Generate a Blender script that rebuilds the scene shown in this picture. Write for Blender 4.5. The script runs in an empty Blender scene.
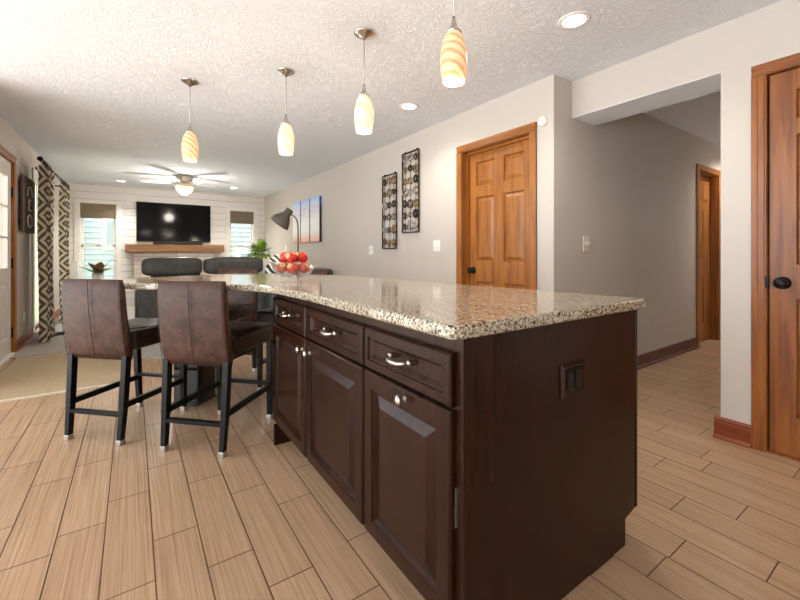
import bpy, bmesh, math, random
from mathutils import Vector, Matrix
random.seed(7)
S = bpy.context.scene
C = S.collection
PI = math.pi

# ------------------------------------------------------------------ camera, world, light, exposure
F_PX = 389.0
YAW = math.atan((400 - 133) / F_PX)
cd = bpy.data.cameras.new('camera')
cd.sensor_width = 36.0
cd.lens = 36.0 * F_PX / 800.0
cd.shift_y = -47.0 / 800.0
cd.clip_start = 0.02
cam = bpy.data.objects.new('camera', cd)
C.objects.link(cam)
cam.location = (0, 0, 1.09)
cam.rotation_euler = (PI / 2, 0, -YAW)
S.camera = cam

world = bpy.data.worlds.new('daylight')
world.use_nodes = True
S.world = world
wb = world.node_tree.nodes['Background']
wb.inputs['Color'].default_value = (0.84, 0.93, 1.0, 1)
wb.inputs['Strength'].default_value = 2.9

S.view_settings.view_transform = 'Standard'
S.view_settings.look = 'None'
S.view_settings.gamma = 1.0
S.view_settings.use_curve_mapping = False
S.view_settings.exposure = 0.60

CAN_POWER = 26.0
PENDANT_POWER = 5.0
WARM = (1.0, 0.83, 0.66)


def area_light(name, loc, rot, sx, sy, power, color=(1, 1, 1)):
    d = bpy.data.lights.new(name, 'AREA')
    d.shape = 'RECTANGLE'
    d.size, d.size_y, d.energy, d.color = sx, sy, power, color
    o = bpy.data.objects.new(name, d)
    o.location, o.rotation_euler = loc, rot
    C.objects.link(o)
    return o


sun = bpy.data.lights.new('sun', 'SUN')
sun.energy = 30.0
sun.angle = math.radians(0.6)
sun.color = (0.90, 0.96, 1.0)
so = bpy.data.objects.new('sun', sun)
so.rotation_euler = Vector((0.60, 0.06, -0.72)).to_track_quat('-Z', 'Y').to_euler()
C.objects.link(so)


# ------------------------------------------------------------------ materials
def lin(c):
    return tuple(((v / 255.0) / 12.92 if v / 255.0 <= 0.04045 else ((v / 255.0 + 0.055) / 1.055) ** 2.4) for v in c) + (1.0,)


class NT:
    """small node-tree writer"""
    def __init__(s, name):
        s.m = bpy.data.materials.new(name)
        s.m.use_nodes = True
        s.t = s.m.node_tree
        s.b = s.t.nodes['Principled BSDF']
        s.out = s.t.nodes['Material Output']

    def n(s, kind, **kw):
        nd = s.t.nodes.new(kind)
        for k, v in kw.items():
            setattr(nd, k, v)
        return nd

    def l(s, a, b):
        s.t.links.new(a, b)

    def coord(s, which='Object', scale=(1, 1, 1), loc=(0, 0, 0), rot=(0, 0, 0)):
        tc = s.n('ShaderNodeTexCoord')
        mp = s.n('ShaderNodeMapping')
        mp.inputs['Scale'].default_value = scale
        mp.inputs['Location'].default_value = loc
        mp.inputs['Rotation'].default_value = rot
        s.l(tc.outputs[which], mp.inputs['Vector'])
        return mp.outputs['Vector']

    def noise(s, vec, scale, detail=2, rough=0.5, dist=0.0):
        nd = s.n('ShaderNodeTexNoise')
        nd.inputs['Scale'].default_value = scale
        nd.inputs['Detail'].default_value = detail
        nd.inputs['Roughness'].default_value = rough
        nd.inputs['Distortion'].default_value = dist
        s.l(vec, nd.inputs['Vector'])
        return nd.outputs['Fac']

    def ramp(s, fac, stops, interp='LINEAR'):
        nd = s.n('ShaderNodeValToRGB')
        r = nd.color_ramp
        r.interpolation = interp
        while len(r.elements) > 1:
            r.elements.remove(r.elements[0])
        r.elements[0].position, r.elements[0].color = stops[0]
        for p, c in stops[1:]:
            e = r.elements.new(p)
            e.color = c
        s.l(fac, nd.inputs['Fac'])
        return nd.outputs['Color']

    def mix(s, fac, a, b, blend='MIX'):
        nd = s.n('ShaderNodeMix', data_type='RGBA', blend_type=blend)
        for sock, v in ((nd.inputs[0], fac), (nd.inputs[6], a), (nd.inputs[7], b)):
            if isinstance(v, (int, float)):
                sock.default_value = v
            elif isinstance(v, tuple):
                sock.default_value = v
            else:
                s.l(v, sock)
        return nd.outputs[2]

    def math(s, op, a, b=None, c=None):
        nd = s.n('ShaderNodeMath', operation=op)
        for i, v in enumerate((a, b, c)):
            if v is None:
                continue
            if isinstance(v, (int, float)):
                nd.inputs[i].default_value = v
            else:
                s.l(v, nd.inputs[i])
        return nd.outputs[0]

    def bump(s, h, strength=0.5, dist=0.01):
        nd = s.n('ShaderNodeBump')
        nd.inputs['Strength'].default_value = strength
        nd.inputs['Distance'].default_value = dist
        s.l(h, nd.inputs['Height'])
        s.l(nd.outputs['Normal'], s.b.inputs['Normal'])

    def set(s, col=None, rough=None, metal=None, spec=None, coat=None, coat_rough=None):
        for key, v in (('Base Color', col), ('Roughness', rough), ('Metallic', metal), ('Specular IOR Level', spec),
                       ('Coat Weight', coat), ('Coat Roughness', coat_rough)):
            if v is None:
                continue
            if isinstance(v, (int, float, tuple)):
                s.b.inputs[key].default_value = v
            else:
                s.l(v, s.b.inputs[key])
        return s.m


def plain(name, rgb, rough=0.5, metal=0.0, var=0.06, scale=18.0, spec=None, coat=None):
    """procedural single-colour finish with a faint mottling"""
    t = NT(name)
    f = t.noise(t.coord(), scale, 3)
    c = lin(rgb)
    lo = tuple(v * (1 - var) for v in c[:3]) + (1,)
    hi = tuple(min(1, v * (1 + var)) for v in c[:3]) + (1,)
    return t.set(t.ramp(f, [(0.3, lo), (0.7, hi)]), rough, metal, spec, coat)


def wood(name, dark, mid, light, axis='Z', rough=0.38, coat=0.12, scale=1.0):
    t = NT(name)
    sc = {'X': (1.2, 14, 14), 'Y': (14, 1.2, 14), 'Z': (14, 14, 1.2)}[axis]
    v = t.coord(scale=tuple(k * scale for k in sc))
    f1 = t.noise(v, 1.6, 4, 0.6, 0.4)
    sc2 = {'X': (3, 120, 120), 'Y': (120, 3, 120), 'Z': (120, 120, 3)}[axis]
    f2 = t.noise(t.coord(scale=tuple(k * scale for k in sc2)), 1.0, 2, 0.6)
    base = t.ramp(f1, [(0.28, lin(dark)), (0.5, lin(mid)), (0.72, lin(light))])
    col = t.mix(t.math('MULTIPLY', f2, 0.30), base, lin(dark))
    t.bump(f2, 0.08, 0.002)
    return t.set(col, rough, coat=coat, coat_rough=0.25)


def make_wall(name, rgb):
    t = NT(name)
    v = t.coord()
    f = t.noise(v, 1.5, 2)
    c = lin(rgb)
    t.bump(t.noise(v, 220, 2), 0.08, 0.002)
    return t.set(t.ramp(f, [(0.3, tuple(k * 0.97 for k in c[:3]) + (1,)), (0.7, c)]), 0.55, spec=0.35)


def make_ceiling():
    t = NT('stomped_ceiling_plaster')
    v = t.coord()
    wob = t.n('ShaderNodeTexNoise')
    wob.inputs['Scale'].default_value = 7.0
    wob.inputs['Detail'].default_value = 2.0
    t.l(v, wob.inputs['Vector'])
    add = t.n('ShaderNodeVectorMath', operation='MULTIPLY_ADD')
    add.inputs[1].default_value = (0.30, 0.30, 0.0)
    t.l(wob.outputs['Color'], add.inputs[0])
    t.l(v, add.inputs[2])
    a = t.noise(add.outputs[0], 34, 2, 0.5, 1.3)
    ridge = t.math('ABSOLUTE', t.math('SUBTRACT', a, 0.5))
    ridge = t.ramp(ridge, [(0.0, (1, 1, 1, 1)), (0.05, (0.35, 0.35, 0.35, 1)), (0.11, (0, 0, 0, 1))])
    t.bump(ridge, 0.5, 0.008)
    return t.set(lin((236, 240, 246)), 0.85, spec=0.2)


def make_plank():
    t = NT('wood_look_tile')
    v = t.coord(scale=(120, 1.6, 1))
    g = t.noise(v, 1.0, 4, 0.65, 0.3)
    g2 = t.noise(t.coord(scale=(330, 2.2, 1)), 1.0, 2, 0.6)
    at = t.n('ShaderNodeAttribute', attribute_name='plank')
    base = t.ramp(g, [(0.30, lin((168, 136, 108))), (0.5, lin((187, 154, 124))), (0.72, lin((199, 168, 139)))])
    dark = t.ramp(g2, [(0.50, (0, 0, 0, 1)), (0.70, (1, 1, 1, 1))])
    col = t.mix(t.math('MULTIPLY', dark, 0.34), base, lin((116, 86, 62)))
    shade = t.ramp(at.outputs['Fac'], [(0.0, (0.90, 0.90, 0.90, 1)), (1.0, (1.0, 1.0, 1.0, 1))])
    col = t.mix(1.0, col, shade, 'MULTIPLY')
    t.bump(g2, 0.06, 0.001)
    return t.set(col, t.ramp(g, [(0.3, (0.20, 0.20, 0.20, 1)), (0.7, (0.27, 0.27, 0.27, 1))]), spec=0.5)


def make_granite():
    t = NT('speckled_granite')
    v = t.coord()
    n1 = t.noise(v, 14, 4, 0.6, 0.6)
    n2 = t.noise(v, 105, 4, 0.65, 0.5)
    n3 = t.noise(t.coord(loc=(3, 7, 1)), 78, 3, 0.7, 0.9)
    n4 = t.noise(t.coord(loc=(9, 2, 5)), 125, 3, 0.65, 0.5)
    base = t.ramp(n2, [(0.30, lin((142, 130, 108))), (0.47, lin((186, 175, 153))), (0.65, lin((214, 206, 190)))])
    tan = t.ramp(n1, [(0.45, (0, 0, 0, 1)), (0.65, (1, 1, 1, 1))])
    base = t.mix(t.math('MULTIPLY', tan, 0.35), base, lin((176, 158, 130)))
    br = t.ramp(n3, [(0.525, (0, 0, 0, 1)), (0.58, (1, 1, 1, 1))])
    base = t.mix(t.math('MULTIPLY', br, 0.8), base, lin((112, 88, 64)))
    bk = t.ramp(n4, [(0.535, (0, 0, 0, 1)), (0.575, (1, 1, 1, 1))])
    col = t.mix(bk, base, lin((40, 34, 30)))
    return t.set(col, 0.09, spec=0.6)


def make_espresso():
    t = NT('espresso_cabinet_finish')
    f = t.noise(t.coord(scale=(10, 10, 1.2)), 2.0, 4, 0.6, 0.5)
    f2 = t.noise(t.coord(scale=(90, 90, 3)), 1.0, 2)
    col = t.ramp(f, [(0.3, lin((32, 14, 7))), (0.7, lin((50, 24, 12)))])
    t.bump(f2, 0.05, 0.001)
    return t.set(col, 0.27, spec=0.2)


def make_leather(name, a, b, rough=0.36):
    t = NT(name)
    v = t.coord()
    f = t.noise(v, 15, 5, 0.68, 0.5)
    t.bump(t.noise(v, 150, 3, 0.6), 0.16, 0.002)
    r = t.ramp(f, [(0.3, (rough - 0.06,) * 3 + (1,)), (0.7, (rough + 0.1,) * 3 + (1,))])
    return t.set(t.ramp(f, [(0.3, lin(a)), (0.7, lin(b))]), r, spec=0.26)


def make_curtain():
    t = NT('trellis_curtain_cloth')
    tc = t.n('ShaderNodeTexCoord')
    sep = t.n('ShaderNodeSeparateXYZ')
    t.l(tc.outputs['UV'], sep.inputs[0])
    wob = t.math('MULTIPLY', t.math('SUBTRACT', t.noise(t.coord(), 30, 2), 0.5), 0.05)
    def tri(sock, period):
        q = t.math('DIVIDE', sock, period)
        fr = t.math('FRACT', q)
        return t.math('ABSOLUTE', t.math('SUBTRACT', fr, 0.5))
    d = t.math('ADD', t.math('ADD', tri(sep.outputs[0], 0.27), t.math('MULTIPLY', tri(sep.outputs[1], 0.305), 1.0)), wob)
    ring = t.math('FRACT', t.math('MULTIPLY', d, 3.2))
    band = t.ramp(ring, [(0.0, (0, 0, 0, 1)), (0.42, (0, 0, 0, 1)), (0.50, (1, 1, 1, 1)), (0.93, (1, 1, 1, 1)), (1.0, (0, 0, 0, 1))])
    col = t.mix(band, lin((238, 230, 214)), lin((126, 106, 86)))
    t.set(col, 0.85, spec=0.1)
    return t.m


def make_shiplap():
    t = NT('white_shiplap_boards')
    tc = t.n('ShaderNodeTexCoord')
    sep = t.n('ShaderNodeSeparateXYZ')
    t.l(tc.outputs['Object'], sep.inputs[0])
    fr = t.math('FRACT', t.math('DIVIDE', sep.outputs[2], 0.142))
    g = t.ramp(fr, [(0.0, (0, 0, 0, 1)), (0.035, (0, 0, 0, 1)), (0.06, (1, 1, 1, 1)), (1.0, (1, 1, 1, 1))])
    t.bump(g, 0.8, 0.006)
    col = t.mix(g, lin((172, 166, 160)), lin((229, 225, 220)))
    return t.set(col, 0.5)


def make_canvas():
    t = NT('blossom_tree_canvas_print')
    v = t.coord()
    sep = t.n('ShaderNodeSeparateXYZ')
    t.l(v, sep.inputs[0])
    z = t.math('ADD', sep.outputs[2], t.math('MULTIPLY', t.math('SUBTRACT', t.noise(v, 12, 4), 0.5), 0.12))
    base = t.ramp(z, [(0.0, lin((238, 176, 158))), (0.08, lin((240, 206, 192))), (0.20, lin((242, 240, 238))),
                      (0.46, lin((242, 240, 242))), (0.60, lin((230, 228, 240))), (0.70, lin((206, 220, 244))), (0.82, lin((120, 160, 228)))])
    sp = t.ramp(t.noise(v, 38, 3, 0.7), [(0.50, (0, 0, 0, 1)), (0.60, (1, 1, 1, 1))])
    zone = t.ramp(z, [(0.36, (0, 0, 0, 1)), (0.52, (1, 1, 1, 1)), (0.64, (1, 1, 1, 1)), (0.74, (0, 0, 0, 1))])
    col = t.mix(t.math('MULTIPLY', t.math('MULTIPLY', sp, zone), 0.7), base, lin((104, 84, 132)))
    return t.set(col, 0.7)


def make_canvas_edge():
    t = NT('blossom_canvas_wrapped_edge')
    sep = t.n('ShaderNodeSeparateXYZ')
    t.l(t.coord(), sep.inputs[0])
    return t.set(t.ramp(sep.outputs[2], [(0.05, lin((58, 44, 46))), (0.58, lin((44, 40, 52))), (0.63, lin((52, 92, 180)))]), 0.7)


def make_zebra():
    t = NT('black_white_striped_cloth')
    w = t.n('ShaderNodeTexWave')
    w.inputs['Scale'].default_value = 4.2
    w.inputs['Distortion'].default_value = 5.0
    w.inputs['Detail'].default_value = 1.5
    t.l(t.coord(rot=(0.3, 0.7, 0.4)), w.inputs['Vector'])
    return t.set(t.ramp(w.outputs['Fac'], [(0.50, lin((236, 234, 226))), (0.62, lin((44, 46, 44)))]), 0.85)


def make_stone():
    t = NT('whitewashed_stacked_stone')
    br = t.n('ShaderNodeTexBrick')
    br.inputs['Scale'].default_value = 1.0
    br.inputs['Brick Width'].default_value = 0.42
    br.inputs['Row Height'].default_value = 0.085
    br.inputs['Mortar Size'].default_value = 0.006
    br.inputs['Color1'].default_value = lin((214, 206, 198))
    br.inputs['Color2'].default_value = lin((176, 160, 148))
    br.inputs['Mortar'].default_value = lin((150, 140, 132))
    t.l(t.coord(rot=(PI / 2, 0, 0)), br.inputs['Vector'])
    return t.set(br.outputs['Color'], 0.8)


def make_swirl(name, a, b, strength, scale, rot):
    t = NT(name)
    w = t.n('ShaderNodeTexWave')
    w.inputs['Scale'].default_value = scale
    w.inputs['Distortion'].default_value = 2.4
    w.inputs['Detail'].default_value = 2.0
    w.inputs['Detail Scale'].default_value = 1.2
    t.l(t.coord(rot=rot), w.inputs['Vector'])
    col = t.ramp(w.outputs['Fac'], [(0.10, lin(a)), (0.55, lin(b)), (0.9, lin(b))])
    t.set(col, 0.25)
    t.l(col, t.b.inputs['Emission Color'])
    t.b.inputs['Emission Strength'].default_value = strength
    return t.m


def make_glass(name, rgb=(255, 255, 255), rough=0.0, ior=1.45):
    t = NT(name)
    t.b.inputs['Transmission Weight'].default_value = 1.0
    t.b.inputs['IOR'].default_value = ior
    return t.set(lin(rgb), rough)


def make_pane(name='window_pane_glass', face=None):
    """thin clear glass: mostly transparent, a little mirror, more of it at grazing angles when face is set"""
    t = NT(name)
    tr = t.n('ShaderNodeBsdfTransparent')
    gl = t.n('ShaderNodeBsdfGlossy')
    gl.inputs['Roughness'].default_value = 0.02
    mx = t.n('ShaderNodeMixShader')
    mx.inputs[0].default_value = 0.06
    if face:
        lw = t.n('ShaderNodeLayerWeight')
        lw.inputs['Blend'].default_value = face
        t.l(t.math('MULTIPLY', lw.outputs['Facing'], 0.58), mx.inputs[0])
    t.l(tr.outputs[0], mx.inputs[1])
    t.l(gl.outputs[0], mx.inputs[2])
    t.l(mx.outputs[0], t.out.inputs['Surface'])
    return t.m


def make_blind():
    t = NT('white_blind_slat')
    tl = t.n('ShaderNodeBsdfTranslucent')
    tl.inputs['Color'].default_value = lin((246, 242, 234))
    mx = t.n('ShaderNodeMixShader')
    t.set(t.ramp(t.noise(t.coord(), 30, 2), [(0.3, lin((236, 232, 224))), (0.7, lin((244, 240, 232)))]), 0.5)
    mx.inputs[0].default_value = 0.8
    t.l(t.b.outputs[0], mx.inputs[1])
    t.l(tl.outputs[0], mx.inputs[2])
    t.l(mx.outputs[0], t.out.inputs['Surface'])
    return t.m


def glow(name, rgb, strength):
    t = NT(name)
    t.set(lin(rgb), 0.4)
    t.b.inputs['Emission Color'].default_value = lin(rgb)
    t.b.inputs['Emission Strength'].default_value = strength
    return t.m


def make_woven(name, a, b, scale):
    t = NT(name)
    v = t.coord()
    w1 = t.n('ShaderNodeTexWave', bands_direction='X')
    w2 = t.n('ShaderNodeTexWave', bands_direction='Y')
    for w in (w1, w2):
        w.inputs['Scale'].default_value = scale
        w.inputs['Distortion'].default_value = 1.0
        t.l(v, w.inputs['Vector'])
    f = t.math('MULTIPLY', w1.outputs['Fac'], w2.outputs['Fac'])
    f = t.math('ADD', t.math('MULTIPLY', f, 0.6), t.math('MULTIPLY', t.noise(v, 60, 3), 0.5))
    t.bump(f, 0.5, 0.006)
    return t.set(t.ramp(f, [(0.2, lin(a)), (0.75, lin(b))]), 0.95, spec=0.1)


def make_leaf(name, a, b):
    t = NT(name)
    return t.set(t.ramp(t.noise(t.coord(), 14, 2), [(0.35, lin(a)), (0.65, lin(b))]), 0.4)


def make_apple():
    t = NT('red_apple_skin')
    sep = t.n('ShaderNodeSeparateXYZ')
    t.l(t.coord(), sep.inputs[0])
    rad = t.math('SQRT', t.math('ADD', t.math('MULTIPLY', sep.outputs[0], sep.outputs[0]), t.math('MULTIPLY', sep.outputs[1], sep.outputs[1])))
    top = t.math('MULTIPLY', t.math('GREATER_THAN', sep.outputs[2], 0.0), t.math('LESS_THAN', t.math('ADD', rad, t.math('MULTIPLY', t.noise(t.coord(), 70, 3), 0.02)), 0.027))
    st = t.noise(t.coord(scale=(90, 90, 12)), 1.0, 2)
    red = t.ramp(st, [(0.35, lin((170, 22, 22))), (0.6, lin((206, 52, 40))), (0.78, lin((226, 120, 70)))])
    return t.set(t.mix(t.math('MULTIPLY', top, 0.85), red, lin((222, 190, 120))), 0.25)


M = {}
M['wall'] = make_wall('greige_wall_paint', (201, 192, 182))
M['ceiling'] = make_ceiling()
M['plank'] = make_plank()
M['grout'] = plain('brown_grout', (92, 68, 50), 0.8)
M['granite'] = make_granite()
M['espresso'] = make_espresso()
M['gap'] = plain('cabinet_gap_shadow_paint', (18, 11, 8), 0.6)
M['leather'] = make_leather('brown_bonded_leather', (40, 24, 17), (90, 60, 47), 0.42)
M['leather_seat'] = make_leather('dark_brown_leather', (38, 27, 23), (52, 37, 31), 0.30)
M['black_leather'] = make_leather('charcoal_leather', (62, 65, 63), (84, 87, 84), 0.34)
M['stool_wood'] = plain('black_painted_wood', (15, 14, 11), 0.38, spec=0.22)
M['oak'] = wood('honey_stained_oak', (122, 70, 24), (162, 100, 38), (182, 120, 52), 'Z')
M['oak_h'] = wood('honey_stained_oak_crossgrain', (122, 70, 24), (158, 96, 36), (178, 116, 50), 'Y')
M['cherry'] = wood('reddish_stained_alder', (104, 54, 18), (146, 84, 32), (164, 102, 42), 'Z')
M['cherry_h'] = wood('reddish_stained_alder_crossgrain', (104, 54, 18), (142, 80, 30), (160, 98, 40), 'Y')
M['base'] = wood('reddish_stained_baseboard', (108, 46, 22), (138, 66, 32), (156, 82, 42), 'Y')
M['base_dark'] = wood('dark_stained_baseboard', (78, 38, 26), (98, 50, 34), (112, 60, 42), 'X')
M['mantel'] = wood('rustic_mantel_beam', (104, 70, 44), (142, 102, 68), (164, 124, 86), 'X', 0.7, 0.0)
M['shiplap'] = make_shiplap()
M['white'] = plain('white_trim_paint', (232, 228, 222), 0.45, var=0.02)
M['white_plastic'] = plain('white_plastic', (238, 236, 230), 0.35, var=0.02)
M['ivory_plastic'] = plain('ivory_plastic', (222, 210, 190), 0.35, var=0.02)
M['nickel'] = plain('brushed_nickel', (196, 190, 182), 0.28, 1.0, 0.05)
M['pewter'] = plain('dull_pewter', (196, 190, 184), 0.22, 1.0, 0.08)
M['black_metal'] = plain('oil_rubbed_bronze', (28, 24, 22), 0.35, 0.6)
M['bronze'] = plain('dark_bronze_wire', (62, 48, 38), 0.4, 0.7)
M['tv_frame'] = plain('black_bezel_plastic', (16, 16, 17), 0.3)
M['tv_screen'] = plain('dark_screen_glass', (14, 15, 17), 0.10, spec=0.12)
M['stone'] = make_stone()
M['shade_cloth'] = plain('taupe_roman_shade_cloth', (128, 112, 92), 0.9, var=0.12, scale=40)
M['curtain'] = make_curtain()
M['carpet'] = make_woven('grey_carpet_pile', (150, 145, 138), (198, 193, 186), 30)
M['jute'] = make_woven('jute_weave', (160, 140, 112), (206, 188, 160), 22)
M['rug_edge'] = plain('light_rug_binding', (214, 202, 182), 0.9)
M['canvas'] = make_canvas()
M['canvas_edge'] = make_canvas_edge()
M['zebra'] = make_zebra()
M['lamp_metal'] = plain('warm_grey_lamp_enamel', (104, 98, 88), 0.4, 0.3)
M['glass'] = make_pane('crystal_glass', 0.45)
M['pane'] = make_pane()
M['apple'] = make_apple()
M['stem'] = plain('apple_stem', (74, 52, 30), 0.8)
M['swirl'] = make_swirl('amber_swirl_glass', (206, 150, 102), (232, 188, 146), 0.40, 9.0, (0.5, 0.9, 0.3))
M['swirl_pale'] = make_swirl('cream_swirl_glass', (232, 198, 156), (242, 216, 180), 0.42, 4.0, (0.5, 0.9, 0.3))
M['bulb'] = glow('lit_bulb', (255, 246, 230), 4.0)
M['can_lens'] = glow('lit_can_lens', (255, 250, 240), 7.0)
M['fan_glass'] = glow('lit_fan_bowl', (255, 226, 188), 0.42)
M['fan_blade'] = plain('pale_fan_blade', (240, 237, 232), 0.5)
M['siding'] = plain('white_vinyl_siding', (146, 152, 152), 0.6, var=0.02)
M['grey_glass'] = plain('dim_window_glass', (120, 128, 126), 0.15)
M['grass'] = plain('lawn', (128, 138, 110), 0.95, var=0.3)
M['leaf'] = make_leaf('bright_green_leaf', (110, 164, 54), (194, 218, 108))
M['leaf_dark'] = make_leaf('olive_leaf', (70, 84, 46), (120, 128, 84))
M['leaf_rust'] = make_leaf('rust_leaf', (110, 72, 48), (146, 104, 70))
M['ceramic'] = plain('white_glazed_ceramic', (236, 236, 232), 0.25, var=0.02)
M['dark_wood'] = wood('weathered_dark_board', (58, 46, 38), (84, 68, 56), (102, 84, 70), 'Z', 0.7, 0.0)
M['table_wood'] = wood('dark_table_wood', (48, 36, 28), (66, 50, 38), (80, 62, 48), 'X', 0.5, 0.1)
M['door_white'] = plain('white_door_paint', (214, 208, 198), 0.4, var=0.02)
M['pedestal'] = plain('black_pedestal_lacquer', (26, 25, 21), 0.14, spec=0.6)
M['blind'] = make_blind()
M['bounce_slab'] = plain('pale_bounce_slab', (182, 190, 198), 0.85)
M['chalk'] = plain('bleached_white_paint', (214, 206, 192), 0.8)
RING = [plain('ring_brown', (78, 56, 42), 0.4, 0.5), plain('ring_silver', (168, 160, 150), 0.35, 0.8),
        plain('ring_gold', (150, 122, 78), 0.35, 0.8), plain('ring_black', (40, 34, 32), 0.4, 0.5)]


# ------------------------------------------------------------------ mesh helpers
class MB:
    """collects shapes in world (or thing-local) coordinates, then links them as ONE mesh object"""
    def __init__(s):
        s.bm = bmesh.new()
        s.uv = None

    def _merge(s, tb, mi=0, smooth=False):
        for f in tb.faces:
            f.material_index = mi
            f.smooth = smooth
        me = bpy.data.meshes.new('tmp')
        tb.to_mesh(me)
        tb.free()
        s.bm.from_mesh(me)
        bpy.data.meshes.remove(me)

    def box(s, x0, x1, y0, y1, z0, z1, bevel=0.0, seg=2, mi=0, rot=None, smooth=False, pivot=None):
        tb = bmesh.new()
        bmesh.ops.create_cube(tb, size=1.0)
        sx, sy, sz = abs(x1 - x0), abs(y1 - y0), abs(z1 - z0)
        bmesh.ops.scale(tb, vec=(sx, sy, sz), verts=tb.verts)
        if bevel > 0:
            bmesh.ops.bevel(tb, geom=list(tb.edges), offset=min(bevel, 0.48 * min(sx, sy, sz)), segments=seg, profile=0.5, affect='EDGES')
        if rot is not None:
            bmesh.ops.rotate(tb, cent=(0, 0, 0), matrix=rot, verts=tb.verts)
        bmesh.ops.translate(tb, vec=((x0 + x1) / 2, (y0 + y1) / 2, (z0 + z1) / 2), verts=tb.verts)
        s._merge(tb, mi, smooth)
        return s

    def bar(s, p0, p1, w, d, bevel=0.003, mi=0, up=(0, 0, 1), taper=1.0):
        """square bar from p0 to p1; w across, d deep"""
        p0, p1 = Vector(p0), Vector(p1)
        ax = (p1 - p0)
        L = ax.length
        ax.normalize()
        u = Vector(up)
        if abs(ax.dot(u)) > 0.9:
            u = Vector((0, 1, 0))
        sx = ax.cross(u).normalized()
        sy = sx.cross(ax).normalized()
        tb = bmesh.new()
        bmesh.ops.create_cube(tb, size=1.0)
        for v in tb.verts:
            k = taper if v.co.z < 0 else 1.0
            v.co = Vector((v.co.x * w * k, v.co.y * d * k, v.co.z * L))
        if bevel > 0:
            bmesh.ops.bevel(tb, geom=list(tb.edges), offset=bevel, segments=1, affect='EDGES')
        m = Matrix((sx, sy, ax)).transposed()
        c = (p0 + p1) / 2
        for v in tb.verts:
            v.co = m @ v.co + c
        s._merge(tb, mi)
        return s

    def tube(s, pts, r, seg=10, mi=0, cap=True, closed=False):
        pts = [Vector(p) for p in pts]
        rr = r if isinstance(r, (list, tuple)) else [r] * len(pts)
        tb = bmesh.new()
        rings = []
        n = len(pts)
        prev = None
        for i, p in enumerate(pts):
            if closed:
                t = (pts[(i + 1) % n] - pts[i - 1]).normalized()
            else:
                t = (pts[min(i + 1, n - 1)] - pts[max(i - 1, 0)]).normalized()
            if prev is None:
                a = Vector((0, 0, 1)) if abs(t.z) < 0.9 else Vector((1, 0, 0))
                u = t.cross(a).normalized()
            else:
                u = (prev - t * prev.dot(t)).normalized()
            prev = u
            w = t.cross(u)
            rings.append([tb.verts.new(p + (u * math.cos(2 * PI * k / seg) + w * math.sin(2 * PI * k / seg)) * rr[i]) for k in range(seg)])
        for i in range(n if closed else n - 1):
            a, b = rings[i], rings[(i + 1) % n]
            for k in range(seg):
                tb.faces.new((a[k], a[(k + 1) % seg], b[(k + 1) % seg], b[k]))
        if cap and not closed:
            tb.faces.new(rings[0][::-1])
            tb.faces.new(rings[-1])
        bmesh.ops.recalc_face_normals(tb, faces=tb.faces)
        s._merge(tb, mi, True)
        return s

    def lathe(s, prof, c=(0, 0, 0), seg=24, axis='Z', mi=0, smooth=True, flute=None):
        """revolve (radius, height) pairs about an axis through c"""
        tb = bmesh.new()
        rings = []
        for r, h in prof:
            ring = []
            if r < 1e-6:
                ring = [tb.verts.new((0, 0, h))]
            else:
                for k in range(seg):
                    a = 2 * PI * k / seg
                    q = r * (1 + (flute[1] * math.cos(flute[0] * a) if flute else 0))
                    ring.append(tb.verts.new((q * math.cos(a), q * math.sin(a), h)))
            rings.append(ring)
        for a, b in zip(rings, rings[1:]):
            for k in range(seg):
                k2 = (k + 1) % seg
                if len(a) == 1 and len(b) == 1:
                    continue
                if len(a) == 1:
                    tb.faces.new((a[0], b[k], b[k2]))
                elif len(b) == 1:
                    tb.faces.new((a[k], a[k2], b[0]))
                else:
                    tb.faces.new((a[k], a[k2], b[k2], b[k]))
        R = {'Z': Matrix.Identity(3), 'X': Matrix.Rotation(PI / 2, 3, 'Y'), '-X': Matrix.Rotation(-PI / 2, 3, 'Y'),
             'Y': Matrix.Rotation(-PI / 2, 3, 'X'), '-Y': Matrix.Rotation(PI / 2, 3, 'X')}[axis] if isinstance(axis, str) else axis
        for v in tb.verts:
            v.co = R @ v.co + Vector(c)
        bmesh.ops.recalc_face_normals(tb, faces=tb.faces)
        s._merge(tb, mi, smooth)
        return s

    def prism(s, poly, z0, z1, mi=0, bevel=0.0, seg=3, smooth=False):
        tb = bmesh.new()
        a = [tb.verts.new((x, y, z0)) for x, y in poly]
        b = [tb.verts.new((x, y, z1)) for x, y in poly]
        n = len(poly)
        tb.faces.new(a[::-1])
        top = tb.faces.new(b)
        for i in range(n):
            tb.faces.new((a[i], a[(i + 1) % n], b[(i + 1) % n], b[i]))
        bmesh.ops.recalc_face_normals(tb, faces=tb.faces)
        if bevel > 0:
            ed = [e for e in tb.edges if abs(e.verts[0].co.z - e.verts[1].co.z) < 1e-6]
            bmesh.ops.bevel(tb, geom=ed, offset=bevel, segments=seg, profile=0.5, affect='EDGES')
        s._merge(tb, mi, smooth)
        return s

    def panel(s, o, A, B, N, w, h, rings, t=0.02, mi=0):
        """a rectangular front on axes A (width), B (height), N (outward): rings of (inset, depth)"""
        o, A, B, N = Vector(o), Vector(A), Vector(B), Vector(N)
        tb = bmesh.new()

        def ring(ins, d):
            return [tb.verts.new(o + A * a + B * b + N * d) for a, b in ((ins, ins), (w - ins, ins), (w - ins, h - ins), (ins, h - ins))]
        prev = ring(0, -t)
        tb.faces.new(prev[::-1])
        for ins, d in rings:
            cur = ring(ins, d)
            for k in range(4):
                tb.faces.new((prev[k], prev[(k + 1) % 4], cur[(k + 1) % 4], cur[k]))
            prev = cur
        tb.faces.new(prev)
        bmesh.ops.recalc_face_normals(tb, faces=tb.faces)
        s._merge(tb, mi)
        return s

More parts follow.
